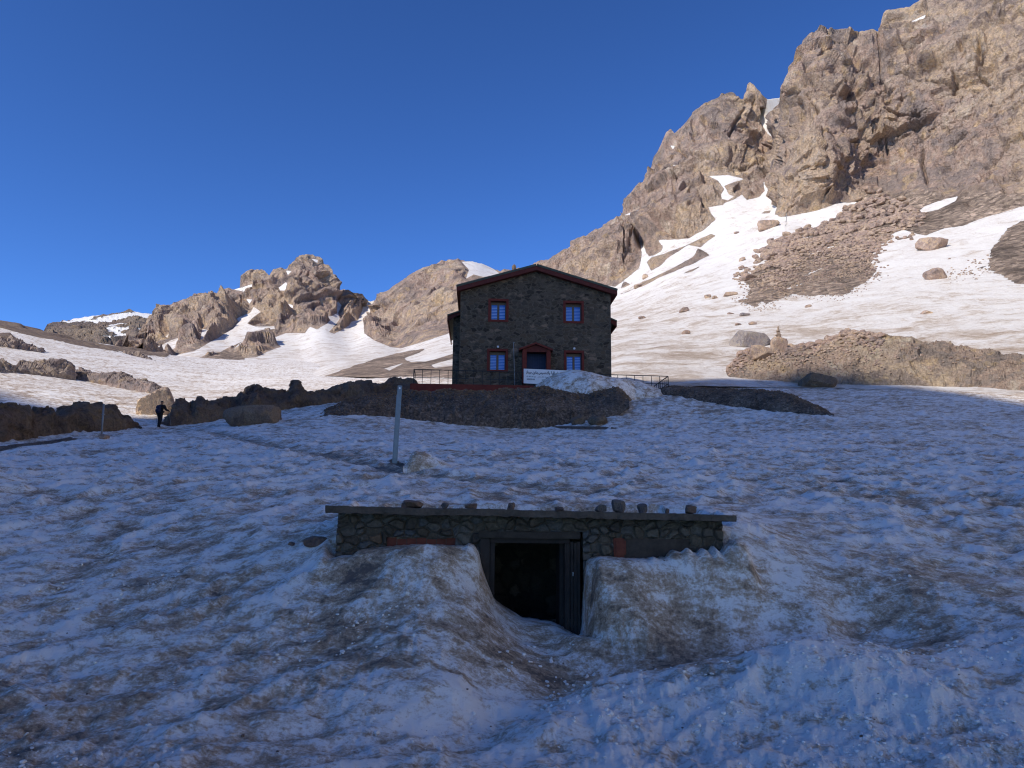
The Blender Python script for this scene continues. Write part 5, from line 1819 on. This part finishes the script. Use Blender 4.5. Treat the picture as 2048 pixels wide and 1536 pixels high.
# joined letter forms: isolated, final, initial, medial
F4 = {'ا': 'ﺍﺎﺍﺎ', 'ب': 'ﺏﺐﺑﺒ', 'ة': 'ﺓﺔﺓﺔ', 'ت': 'ﺕﺖﺗﺘ', 'ج': 'ﺝﺞﺟﺠ', 'ح': 'ﺡﺢﺣﺤ', 'ر': 'ﺭﺮﺭﺮ', 'ز': 'ﺯﺰﺯﺰ', 'س': 'ﺱﺲﺳﺴ', 'ف': 'ﻑﻒﻓﻔ', 'ق': 'ﻕﻖﻗﻘ', 'ل': 'ﻝﻞﻟﻠ', 'م': 'ﻡﻢﻣﻤ',
      'ن': 'ﻥﻦﻧﻨ', 'ه': 'ﻩﻪﻫﻬ', 'و': 'ﻭﻮﻭﻮ', 'ي': 'ﻱﻲﻳﻴ', 'د': 'ﺩﺪﺩﺪ', 'ط': 'ﻁﻂﻃﻄ', 'ع': 'ﻉﻊﻋﻌ', 'ك': 'ﻙﻚﻛﻜ', 'ش': 'ﺵﺶﺷﺸ'}
NOJOIN = 'اةرزود'


def shape_ar(t):
    out = ''
    for i, ch in enumerate(t):
        if ch not in F4:
            out += ch
            continue
        prev = i > 0 and t[i - 1] in F4 and t[i - 1] not in NOJOIN
        nxt = i < len(t) - 1 and t[i + 1] in F4 and ch not in NOJOIN
        out += F4[ch][3 if prev and nxt else 1 if prev else 2 if nxt else 0]
    return out[::-1]


def letters(text, x, z, width, height, bold=0.0):
    cu = bpy.data.curves.new('lettering', 'FONT')
    cu.body = text
    if afont:
        cu.font = afont
    cu.size = 1.0
    cu.offset = bold
    cu.extrude = .004
    cu.resolution_u = 3
    o = bpy.data.objects.new('lettering', cu)
    COL.objects.link(o)
    bpy.context.view_layer.update()
    dg = bpy.context.evaluated_depsgraph_get()
    me = bpy.data.meshes.new_from_object(o.evaluated_get(dg))
    bpy.data.objects.remove(o)
    v = np.array([tuple(q.co) for q in me.vertices])
    if len(v) == 0:
        return
    lo, hi = v.min(0), v.max(0)
    sc = np.array([width / (hi[0] - lo[0]), height / (hi[1] - lo[1])])
    sl = dz / (sx1 - sx0)
    for q, c in zip(me.vertices, v):
        X = x + (c[0] - lo[0]) * sc[0]
        q.co = (X, YS - .006 - (.004 if c[2] > 0 else 0), z + (c[1] - lo[1]) * sc[1] + sl * (X - sx0))
    me.materials.clear()
    me.materials.append(M_INK)
    link('lettering', me, board)


W_ = sx1 - sx0
letters(shape_ar('مركز لمراقبة والتحسيس بتاون جيهاز'), sx0 + .05 * W_, szb + .62 * HS, .80 * W_, .27 * HS, .012)
letters(shape_ar('وكالة'), sx0 + .06 * W_, szb + .43 * HS, .20 * W_, .10 * HS)
letters(shape_ar('كوستل تلال بتاون'), sx0 + .30 * W_, szb + .43 * HS, .25 * W_, .10 * HS)
letters('\u2d31\u2d3b\u2d4d\u2d53 \u2d30\u2d4e' if False else '0 00II0 00', sx0 + .07 * W_, szb + .24 * HS, .17 * W_, .10 * HS, .02)
letters('0 II 00', sx0 + .39 * W_, szb + .22 * HS, .12 * W_, .10 * HS, .02)

PX = thing('metal_pole', 'thin white pole standing in front of the house wall beside the porch', 'pole', tuple(HO), HYAW)
a = hp(1027, 684, -1.2)
b = hp(1030, 768, -1.2)
m_ = MB()
m_.bar((b[0], -1.2, TZ - .1), (a[0], -1.2, a[1]), .022, n=8)
m_.build('shaft', M_STEEL, PX)
m_ = MB()
m_.bar((a[0], -1.2, a[1] - .08), (a[0] + .09, -1.2, a[1] - .02), .02, n=8)
m_.build('bracket', M_STEEL, PX)

# ------------------------------------------------------------------ poles in the snow
def pole_pts(px0, py0, px1, py1, y):
    b = at_y(np.float64(px0), np.float64(py0), y)
    t = at_y(np.float64(px1), np.float64(py1), y)
    return b, t


pb = ground_hit(790, 927)
b, t = pole_pts(790, 926, 800, 771, float(pb[1]))
fpx = float(b @ FWD) / FOC
MP = thing('metal_post', 'galvanised steel post leaning in the snow above the hut', 'post', tuple(b))
t = t - b
b0 = t * -.25
s = MB()
s.bar(tuple(b0), tuple(t), 9.0 * fpx, .012)
s.build('front_plate', M_STEEL, MP)
s = MB()
e = np.array([-4.6 * fpx, .035, 0])
s.bar(tuple(b0 + e), tuple(t * .885 + e), .012, .06)
s.bar(tuple(b0 + e + np.array([-.010, .03, 0])), tuple(t * .885 + e + np.array([-.010, .03, 0])), .03, .01)
s.build('side_flange', M_STEEL, MP)
s = MB()
s.bar(tuple(t * .965 + np.array([0, -.006, 0])), tuple(t * .965 + np.array([0, -.022, 0])), 2.0 * fpx, n=12)
s.build('bolt', M_WHITE, MP)

pb = ground_hit(203, 871)
b, t = pole_pts(203, 871, 208, 808, float(pb[1]))
fpx = float(b @ FWD) / FOC
TP = thing('marker_pole', 'thin galvanised tube with a clamp standing before the dark left outcrop', 'pole', tuple(b))
t = t - b
s = MB()
s.bar(tuple(t * -.15), tuple(t), 1.75 * fpx, n=10)
s.build('shaft', M_STEEL, TP, smooth=True)
for k in (.66, .95):
    s = MB()
    s.bar(tuple(t * k), tuple(t * (k + .02)), (3.4 if k < .9 else 2.4) * fpx, n=10)
    s.build('clamp', M_STEEL, TP)

# ------------------------------------------------------------------ stone hut buried in snow
CO = at_y(np.float64(1060), np.float64(1160), HUT_Y)
hut = thing('stone_hut', 'low stone hut half buried in dirty snow with a concrete slab roof and open doorway', 'hut', tuple(CO))


def cp(px, py, yd=0.0):
    p = at_y(np.float64(px), np.float64(py), HUT_Y + yd) - CO
    return float(p[0]), float(p[2])


wl_t, wl_b = cp(677, 1028), cp(668, 1116)
wr_t, wr_b = cp(1443, 1044), cp(1450, 1100)
ox0, oz1 = cp(966, 1062)
ox1, _ = cp(1166, 1062)
ZBOT = -1.0
W1x = [cp(774, 1074)[0], cp(912, 1074)[0], cp(774, 1074)[1] + 0, -1.0]
W2x = [cp(1226, 1076)[0], cp(1379, 1079)[0], cp(1226, 1076)[1], cp(1226, 1128)[1]]


def hut_wall():
    nx, nz = 420, 150
    u = np.linspace(0, 1, nx)
    v = np.linspace(0, 1, nz)
    U, Vv = np.meshgrid(u, v)
    x0 = wl_b[0] + (wl_t[0] - wl_b[0]) * Vv * 1.0
    x0 = np.where(Vv < 1, x0, wl_t[0])
    x1 = wr_b[0] + (wr_t[0] - wr_b[0]) * Vv
    zt = wl_t[1] + (wr_t[1] - wl_t[1]) * U + .03
    X = x0 + (x1 - x0) * U
    Z = ZBOT + (zt - ZBOT) * Vv
    n = np.stack([X.ravel(), 0 * X.ravel(), Z.ravel()], 1).astype(np.float32)
    wv = n + .05 * np.stack([perlin(n * 6, 801), 0 * n[:, 0], perlin(n * 6 + 9, 802)], 1)
    q = np.stack([wv[:, 0] / .125, wv[:, 2] / .092, 0 * wv[:, 0]], 1)
    f1, f2, hid, cen = worley(q, 803, .85, 2)
    e = f2 - f1
    lvl = hrand(hid, 3)
    d = sstep(.03, .30, e) * (.030 + .022 * lvl[:, 0]) + .012 * fbm(n * 14, 4, 805) + .02 * ((q - cen)[:, 0] * lvl[:, 1] + (q - cen)[:, 1] * lvl[:, 2]) * sstep(.05, .2, e)
    Y = (-d).reshape(X.shape)
    P = np.stack([X, Y, Z], -1)
    # end returns
    xc, zc_ = (X[:-1, :-1] + X[1:, 1:]) / 2, (Z[:-1, :-1] + Z[1:, 1:]) / 2
    keep = ~((xc > ox0) & (xc < ox1) & (zc_ < oz1))
    keep &= ~((xc > W1x[0]) & (xc < W1x[1]) & (zc_ < W1x[2]))
    keep &= ~((xc > W2x[0]) & (xc < W2x[1]) & (zc_ < W2x[2]) & (zc_ > W2x[3]))
    me = mesh_raw('wall', P, grid_faces(nz, nx, keep), M_HUT, False, {'cell': lvl[:, 1] * .5 + .5, 'edge': e, 'hue': lvl[:, 2] * .5 + .5})
    link('wall', me, hut)


def hut_mat():
    m = NT('hut_wall_stones')
    c = m.attr('cell')
    e = m.attr('edge')
    hu = m.attr('hue')
    st = m.ramp(c, [(0, (.050, .042, .036)), (.3, (.085, .070, .056)), (.55, (.110, .096, .080)), (.75, (.085, .088, .090)), (.95, (.135, .115, .092)), (1, (.15, .085, .05))])
    st = m.mix(m.math('MULTIPLY', hu, .5), st, (.13, .10, .065))
    f = m.noise(26, 6, .7)
    st = m.mix(1.0, st, m.ramp(f, [(.28, .55), (.72, 1.45)]), 'MULTIPLY')
    j = m.step(m.math('ADD', e, m.math('MULTIPLY', m.math('SUBTRACT', f, .5), .15)), .04, .15)
    mo = m.mix(1.0, (.085, .070, .052), m.ramp(m.noise(9, 5, .7), [(.3, .5), (.7, 1.6)]), 'MULTIPLY')
    m.set(Base_Color=m.mix(j, mo, st), Roughness=.92)
    m.bsdf.inputs['Specular IOR Level'].default_value = .2
    m.set(Normal=m.bump(f, .015, .9))
    return m.mat


M_HUT = hut_mat()
hut_wall()
# solid core behind the facing, with the doorway through it, side and back walls
cw = MB()
T = .36
zt = min(wl_t[1], wr_t[1]) - .02
cw.box((wl_b[0] + .03, .012, ZBOT - .8), (ox0, T, zt))
cw.box((ox1, .012, ZBOT - .8), (wr_b[0] - .03, T, zt))
cw.box((ox0, .012, oz1), (ox1, T, zt))
cw.box((wl_b[0] + .03, T + .002, ZBOT - .8), (wl_b[0] + .38, 2.6, zt))
cw.box((wr_b[0] - .38, T + .002, ZBOT - .8), (wr_b[0] - .03, 2.6, zt))
cw.box((wl_b[0] + .03, 2.602, ZBOT - .8), (wr_b[0] - .03, 2.9, zt))
cw.build('core_wall', M_CELL, hut)
fl = MB()
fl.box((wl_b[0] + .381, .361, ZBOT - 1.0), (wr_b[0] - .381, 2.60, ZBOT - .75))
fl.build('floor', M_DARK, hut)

# roof slab: thick rough concrete with chipped edge
def roof_slab_mesh():
    tl, bl_ = cp(651, 1012.5, -.24), cp(653, 1026.5, -.24)
    tr2, br_ = cp(1472, 1031, -.24), cp(1471, 1043.5, -.24)
    nx, ny, nz = 260, 60, 7
    ring = [(-.24, k / (nz - 1)) for k in range(nz)] + [(-.24 + 3.0 * ((j + 1) / ny) ** 1.6, 1.0) for j in range(ny)]
    ring += [(-.24 + 3.0, 1 - (k + 1) / (nz - 1)) for k in range(nz - 1)] + [(-.24 + 3.0 * (1 - (j + 1) / 20), 0.0) for j in range(19)]
    R, C = len(ring), nx
    P = np.zeros((R + 1, C, 3))
    u = np.linspace(0, 1, nx)
    for i in range(R + 1):
        y, k = ring[i % R]
        zb = bl_[1] + (br_[1] - bl_[1]) * u
        ztp = tl[1] + (tr2[1] - tl[1]) * u
        P[i, :, 0] = tl[0] + (tr2[0] - tl[0]) * u
        P[i, :, 1] = y
        P[i, :, 2] = zb + (ztp - zb) * k
    n = P.reshape(-1, 3).astype(np.float32)
    d = np.stack([perlin(n * 9, 811), perlin(n * 9 + 5, 812), perlin(n * 9 + 11, 813)], 1) * .012 + np.stack([perlin(n * 30, 814), perlin(n * 30 + 5, 815), perlin(n * 30 + 11, 816)], 1) * .006
    chip = sstep(.25, .6, perlin(n * np.array([3, 1, 1], np.float32), 817))
    front = (n[:, 1] < -.20)
    d[:, 2] += np.where(front & (n[:, 2] < (bl_[1] + br_[1]) / 2 + .02), .022 * chip, 0)
    d[:, 2] += .018 * perlin(n * np.array([1.1, 1.1, 0], np.float32), 818)
    endl = sstep(.15, .02, np.repeat(u[None], R + 1, 0).ravel()) * 0
    P = P + d.reshape(P.shape)
    P[-1] = P[0]
    F = grid_faces(R + 1, C)
    caps = []
    V = P.reshape(-1, 3)
    me = mesh_raw('roof_slab', V, F, M_CONC, False)
    o = link('roof_slab', me, hut)
    bm = bmesh.new()
    bm.from_mesh(me)
    bmesh.ops.remove_doubles(bm, verts=bm.verts, dist=1e-5)
    be = [e for e in bm.edges if e.is_boundary]
    bmesh.ops.holes_fill(bm, edges=be, sides=0)
    bmesh.ops.recalc_face_normals(bm, faces=bm.faces)
    bm.to_mesh(me)
    bm.free()
    return P


SLAB = roof_slab_mesh()
# concrete frame round the doorway
fx0, fz1 = cp(981, 1076)
fx1, _ = cp(1138, 1076)
lt = MB()
a = cp(957, 1062)
b = cp(1160, 1076)
lt.box((a[0], -.075, fz1 + .0), (b[0], .30, a[1]))
lt.build('lintel', plain('lintel_concrete', (.052, .041, .032), .95, .4, 7, bump=.01), hut, bevel=.01)
jm = MB()
jm.box((ox0 - .03, -.055, ZBOT - .6), (fx0 - .002, .30, fz1 - .002))
jm.build('door_jamb', plain('jamb_plaster', (.042, .034, .028), .95, .45, 6, bump=.01), hut, bevel=.01)
wf = MB()
wf.box((fx0, -.03, ZBOT - .6), (fx0 + .05, .10, fz1 - .052))
wf.box((fx1 - .05, -.045, ZBOT - .6), (fx1 + .005, .10, fz1 - .052))
wf.box((fx0, -.03, fz1 - .05), (fx1 + .005, .10, fz1 - .002))
wf.build('door_frame', M_OLDW, hut, bevel=.004)
dl = MB()
for i in range(3):
    x = fx1 + .012 + i * .036
    dl.box((x, -.035 - .008 * (i % 2), ZBOT - .6), (x + .033, .0, fz1 - .03 - .01 * (i % 2)))
dob = dl.build('door', M_OLDW, hut, bevel=.003)
hx, hz = cp(1146, 1150, -.05)
hd = MB()
hd.bar((hx, -.045, hz + .02), (hx, -.075, hz + .02), .008, n=10)
hd.box((hx - .006, -.055, hz - .01), (hx + .006, -.044, hz + .030))
hd.build('handle', M_STEEL, dob)
# open leaf inside, swung inwards along the right side
il = MB()
il.box((fx1 - .095, .105, ZBOT - .6), (fx1 - .052, .80, fz1 - .06))
il.build('door', M_OLDW, hut)
# boarded windows
b1 = MB()
x0, x1, z1 = W1x[0], W1x[1], W1x[2]
n = 7
for i in range(n):
    w0 = (x1 - x0) / n
    b1.box((x0 + i * w0 + .004, .004 + .006 * (i % 3), ZBOT - .1), (x0 + (i + 1) * w0 - .003, .0115, z1 - .005 - .008 * ((i * 5) % 3)))
b1.build('shutter', M_BRICK, hut)
b2 = MB()
x0, x1, z1, z0 = W2x
b2.box((x0 + .12, -.005, z0 - .02), (x1 - .002, .0115, z1 - .004))
o = b2.build('shutter', M_BOARD, hut)
b3 = MB()
b3.box((x0 + .002, -.02, z0 - .02), (x0 + .118, .011, z1 - .002))
b3.box((x0 + .03, -.032, z0 + .10), (x0 + .135, -.0205, z1 - .025))
b3.build('hinge_board', M_BRICK, o)

# stones lying on the slab
STONES = [('two lobed tan stone on the left part of the slab roof', 824, 999, 40, 13, M_STONEB), ('small flat stone touching the two lobed one on the slab', 808, 1004, 15, 8, M_STONEB), ('small grey wedge stone on the slab left of the middle', 888, 1004, 16, 9, M_STONE),
          ('flat light brown stone on the slab near its middle', 941, 1006, 25, 9, M_STONEB), ('dark little lump of stone on the slab above the doorway', 1022, 1004, 16, 10, M_STONEB), ('sliver of dark stone on the slab above the right door post', 1120, 1012, 18, 5, M_STONEB),
          ('low grey stone beside the tallest one on the slab', 1203, 1008, 24, 9, M_STONE), ('tallest squarish stone standing on the slab roof', 1240, 998, 28, 21, M_STONE), ('dark rounded stone right of the tallest on the slab', 1287, 1006, 21, 14, M_STONE),
          ('tiny dark chip of stone on the right part of the slab', 1338, 1016, 9, 5, M_STONEB), ('brown rounded stone nearest the right end of the slab', 1387, 1009, 23, 15, M_STONEB)]
f_ = HUT_Y / FOC
for i, (lab, cx, top, w_, h_, m_) in enumerate(STONES):
    x, z = cp(cx, top + h_, -.05)
    u = (x - SLAB[0, 0, 0]) / (SLAB[0, -1, 0] - SLAB[0, 0, 0])
    j = int(np.clip(u * (SLAB.shape[1] - 1), 0, SLAB.shape[1] - 1))
    col = SLAB[6:40, j]
    k = int(np.argmin(np.abs(col[:, 1] - .02)))
    zt_ = col[k, 2]
    hh = max((h_ * f_) + (z - zt_), .02)
    rock('stone', lab, 'stone', (CO[0] + x, CO[1] + .05, CO[2] + zt_ - .004), (w_ * f_, w_ * f_ * .8, hh), m_, 300 + i, rotz=0, sub=4, planes=12, rough=.04, group='stones lying on the hut roof')

# ------------------------------------------------------------------ hiker
M_JACKET = plain('black_jacket', (.012, .012, .014), .8, .3, 12)
M_TROUS = plain('dark_trousers', (.014, .013, .015), .85, .3, 12)
M_SKIN = plain('skin', (.30, .17, .11), .6, .1, 20)
M_HAT = plain('dark_grey_cap', (.040, .036, .034), .85, .2, 20)
M_PACK = plain('navy_backpack', (.008, .012, .045), .6, .3, 16)


def skin_chain(name, pts, edges, radii, mat, parent, sub=2, root=0):
    me = bpy.data.meshes.new(name)
    me.from_pydata([tuple(p) for p in pts], edges, [])
    o = link(name, me, parent)
    md = o.modifiers.new('skin', 'SKIN')
    md.use_smooth_shade = True
    for i, r in enumerate(radii):
        me.skin_vertices[0].data[i].radius = (r, r)
    me.skin_vertices[0].data[root].use_root = True
    sm = o.modifiers.new('sub', 'SUBSURF')
    sm.levels = sm.render_levels = sub
    bpy.context.view_layer.update()
    m2 = bpy.data.meshes.new_from_object(o.evaluated_get(bpy.context.evaluated_depsgraph_get()))
    m2.name = name
    o.modifiers.clear()
    o.data = m2
    m2.materials.clear()
    m2.materials.append(mat)
    m2.shade_smooth()
    return o


hb = ground_hit(318, 855)
hy = float(hb[1])
k_ = 55 * float(hb @ FWD) / FOC / 1.76        # scale so that the figure is as tall as in the photograph
hk = thing('person', 'hiker in black jacket walking away up the snow, with navy backpack and poles', 'person', (hb[0], hb[1], hb[2] - .03), math.radians(-8))
hk.scale = (k_, k_, k_)
# x right, y away from the viewer (walking direction), z up
B = [(0, 0, .93), (0, .02, 1.12), (0, .05, 1.32), (0, .06, 1.44), (0, .08, 1.53),                        # pelvis..neck 0-4
     (-.10, 0, .90), (-.10, .10, .50), (-.10, .02, .09), (-.10, .14, .04),                               # left leg 5-8
     (.10, 0, .90), (.10, -.02, .50), (.10, -.14, .11), (.10, -.02, .04),                                # right leg 9-12
     (-.19, .05, 1.41), (-.30, .03, 1.16), (-.34, .18, .96), (-.345, .22, .91),                           # left arm 13-16
     (.19, .05, 1.41), (.32, .08, 1.20), (.36, .30, 1.16), (.36, .36, 1.16)]                              # right arm 17-20
E = [(0, 1), (1, 2), (2, 3), (3, 4), (0, 5), (5, 6), (6, 7), (7, 8), (0, 9), (9, 10), (10, 11), (11, 12), (3, 13), (13, 14), (14, 15), (15, 16), (3, 17), (17, 18), (18, 19), (19, 20)]
Rr = [.16, .155, .17, .13, .065, .105, .07, .05, .045, .105, .07, .05, .045, .085, .06, .045, .035, .085, .06, .045, .035]
skin_chain('body', B, E, Rr, M_TROUS, hk)
skin_chain('jacket', [(0, 0, .84), (0, .02, 1.10), (0, .05, 1.33), (0, .06, 1.45), (-.21, .05, 1.41), (-.31, .03, 1.15), (-.34, .16, .98), (.21, .05, 1.41), (.33, .08, 1.19), (.36, .28, 1.16)], [(0, 1), (1, 2), (2, 3), (3, 4), (4, 5), (5, 6), (3, 7), (7, 8), (8, 9)],
           [.20, .195, .20, .15, .105, .08, .06, .105, .08, .06], M_JACKET, hk)
hv, hf = ico(3)
hv2 = hv * np.array([.078, .098, .118])
hv2[:, 1] += np.where(hv[:, 1] > .75, .016 * np.exp(-((hv[:, 0]) / .18) ** 2 - ((hv[:, 2] + .1) / .25) ** 2), 0)
hv2[:, 1] -= .012 * np.exp(-((np.abs(hv[:, 0]) - .38) / .16) ** 2 - ((hv[:, 2] - .12) / .14) ** 2) * (hv[:, 1] > .5)
hv2 += np.array([0, .10, 1.64])
head = link('head', mesh_raw('head', hv2, hf, M_SKIN), hk)
for s in (-1, 1):
    er = MB()
    er.bar((s * .076, .095, 1.645), (s * .090, .085, 1.645), .028, n=10)
    er.build('ear', M_SKIN, head)
cv = hv * np.array([.088, .108, .095])
cv = cv[:, :] + np.array([0, .095, 1.675])
keep = np.all(hv[hf][:, :, 2] > -.25, axis=1)
link('cap', mesh_raw('cap', cv, hf[keep], M_HAT), hk)
for s, wr, dr in ((-1, (-.345, .21, .93), (0, .35, -.94)), (1, (.36, .34, 1.16), (.0, .75, -.2))):
    hd = thing('hand', 'x', 'x')
    bpy.data.objects.remove(hd)
    pts, ed, rad = [wr, tuple(np.array(wr) + np.array(dr) * .045)], [(0, 1)], [.030, .034]
    for q in range(4):
        base = np.array(wr) + np.array(dr) * .085 + np.array([(q - 1.5) * .019, 0, 0])
        L = (.030, .036, .033, .025)[q]
        i0 = len(pts)
        pts += [tuple(base), tuple(base + np.array([0, L * .6, -L * .8])), tuple(base + np.array([0, -L * .2, -L * 1.4]))]
        ed += [(1, i0), (i0, i0 + 1), (i0 + 1, i0 + 2)]
        rad += [.010, .009, .008]
    i0 = len(pts)
    base = np.array(wr) + np.array(dr) * .04 + np.array([-s * .035, .01, 0])
    pts += [tuple(base), tuple(base + np.array([-s * .005, .03, -.02]))]
    ed += [(1, i0), (i0, i0 + 1)]
    rad += [.011, .009]
    skin_chain('hand', pts, ed, rad, M_SKIN, hk, 1)
# backpack worn on the back
bpk = thing('backpack', 'navy backpack on the back of the hiker', 'backpack', (hb[0], hb[1], hb[2] - .03), math.radians(-8))
bpk.scale = (k_, k_, k_)
bv, bf = ico(3)
pv = np.sign(bv) * np.abs(bv) ** .6 * np.array([.155, .10, .25]) + np.array([0, -.235, 1.20])
link('bag', mesh_raw('bag', pv, bf, M_PACK), bpk)
pv = np.sign(bv) * np.abs(bv) ** .6 * np.array([.11, .05, .11]) + np.array([0, -.33, 1.12])
link('pocket', mesh_raw('pocket', pv, bf, M_PACK), bpk)
tg = MB()
tg.box((-.03, -.392, 1.17), (-.012, -.378, 1.24))
tg.build('tag', plain('pale_tag', (.35, .38, .45), .6, .1, 9), bpk)
for s, hand in ((-1, (-.345, .23, .87)), (1, (.36, .40, 1.09))):
    tp = thing('trekking_pole', 'trekking pole in the %s of the hiker' % ('lowered left hand' if s < 0 else 'raised right hand'), 'trekking pole', (hb[0], hb[1], hb[2] - .03), math.radians(-8), 'trekking poles of the hiker')
    tp.scale = (k_, k_, k_)
    tip = np.array([hand[0] - .06 * -s, hand[1] + (.05 if s < 0 else .30), .02])
    h_ = np.array(hand)
    d_ = (h_ - tip) / np.linalg.norm(h_ - tip)
    m_ = MB()
    m_.bar(tuple(tip), tuple(h_), .010, n=8)
    m_.build('shaft', M_STEEL, tp)
    m_ = MB()
    m_.bar(tuple(h_ - d_ * .02), tuple(h_ + d_ * .10), .018, n=8)
    m_.build('grip', M_BLACK, tp)
    m_ = MB()
    m_.bar(tuple(tip + d_ * .06), tuple(tip + d_ * .07), .04, n=10)
    m_.build('basket', M_BLACK, tp)
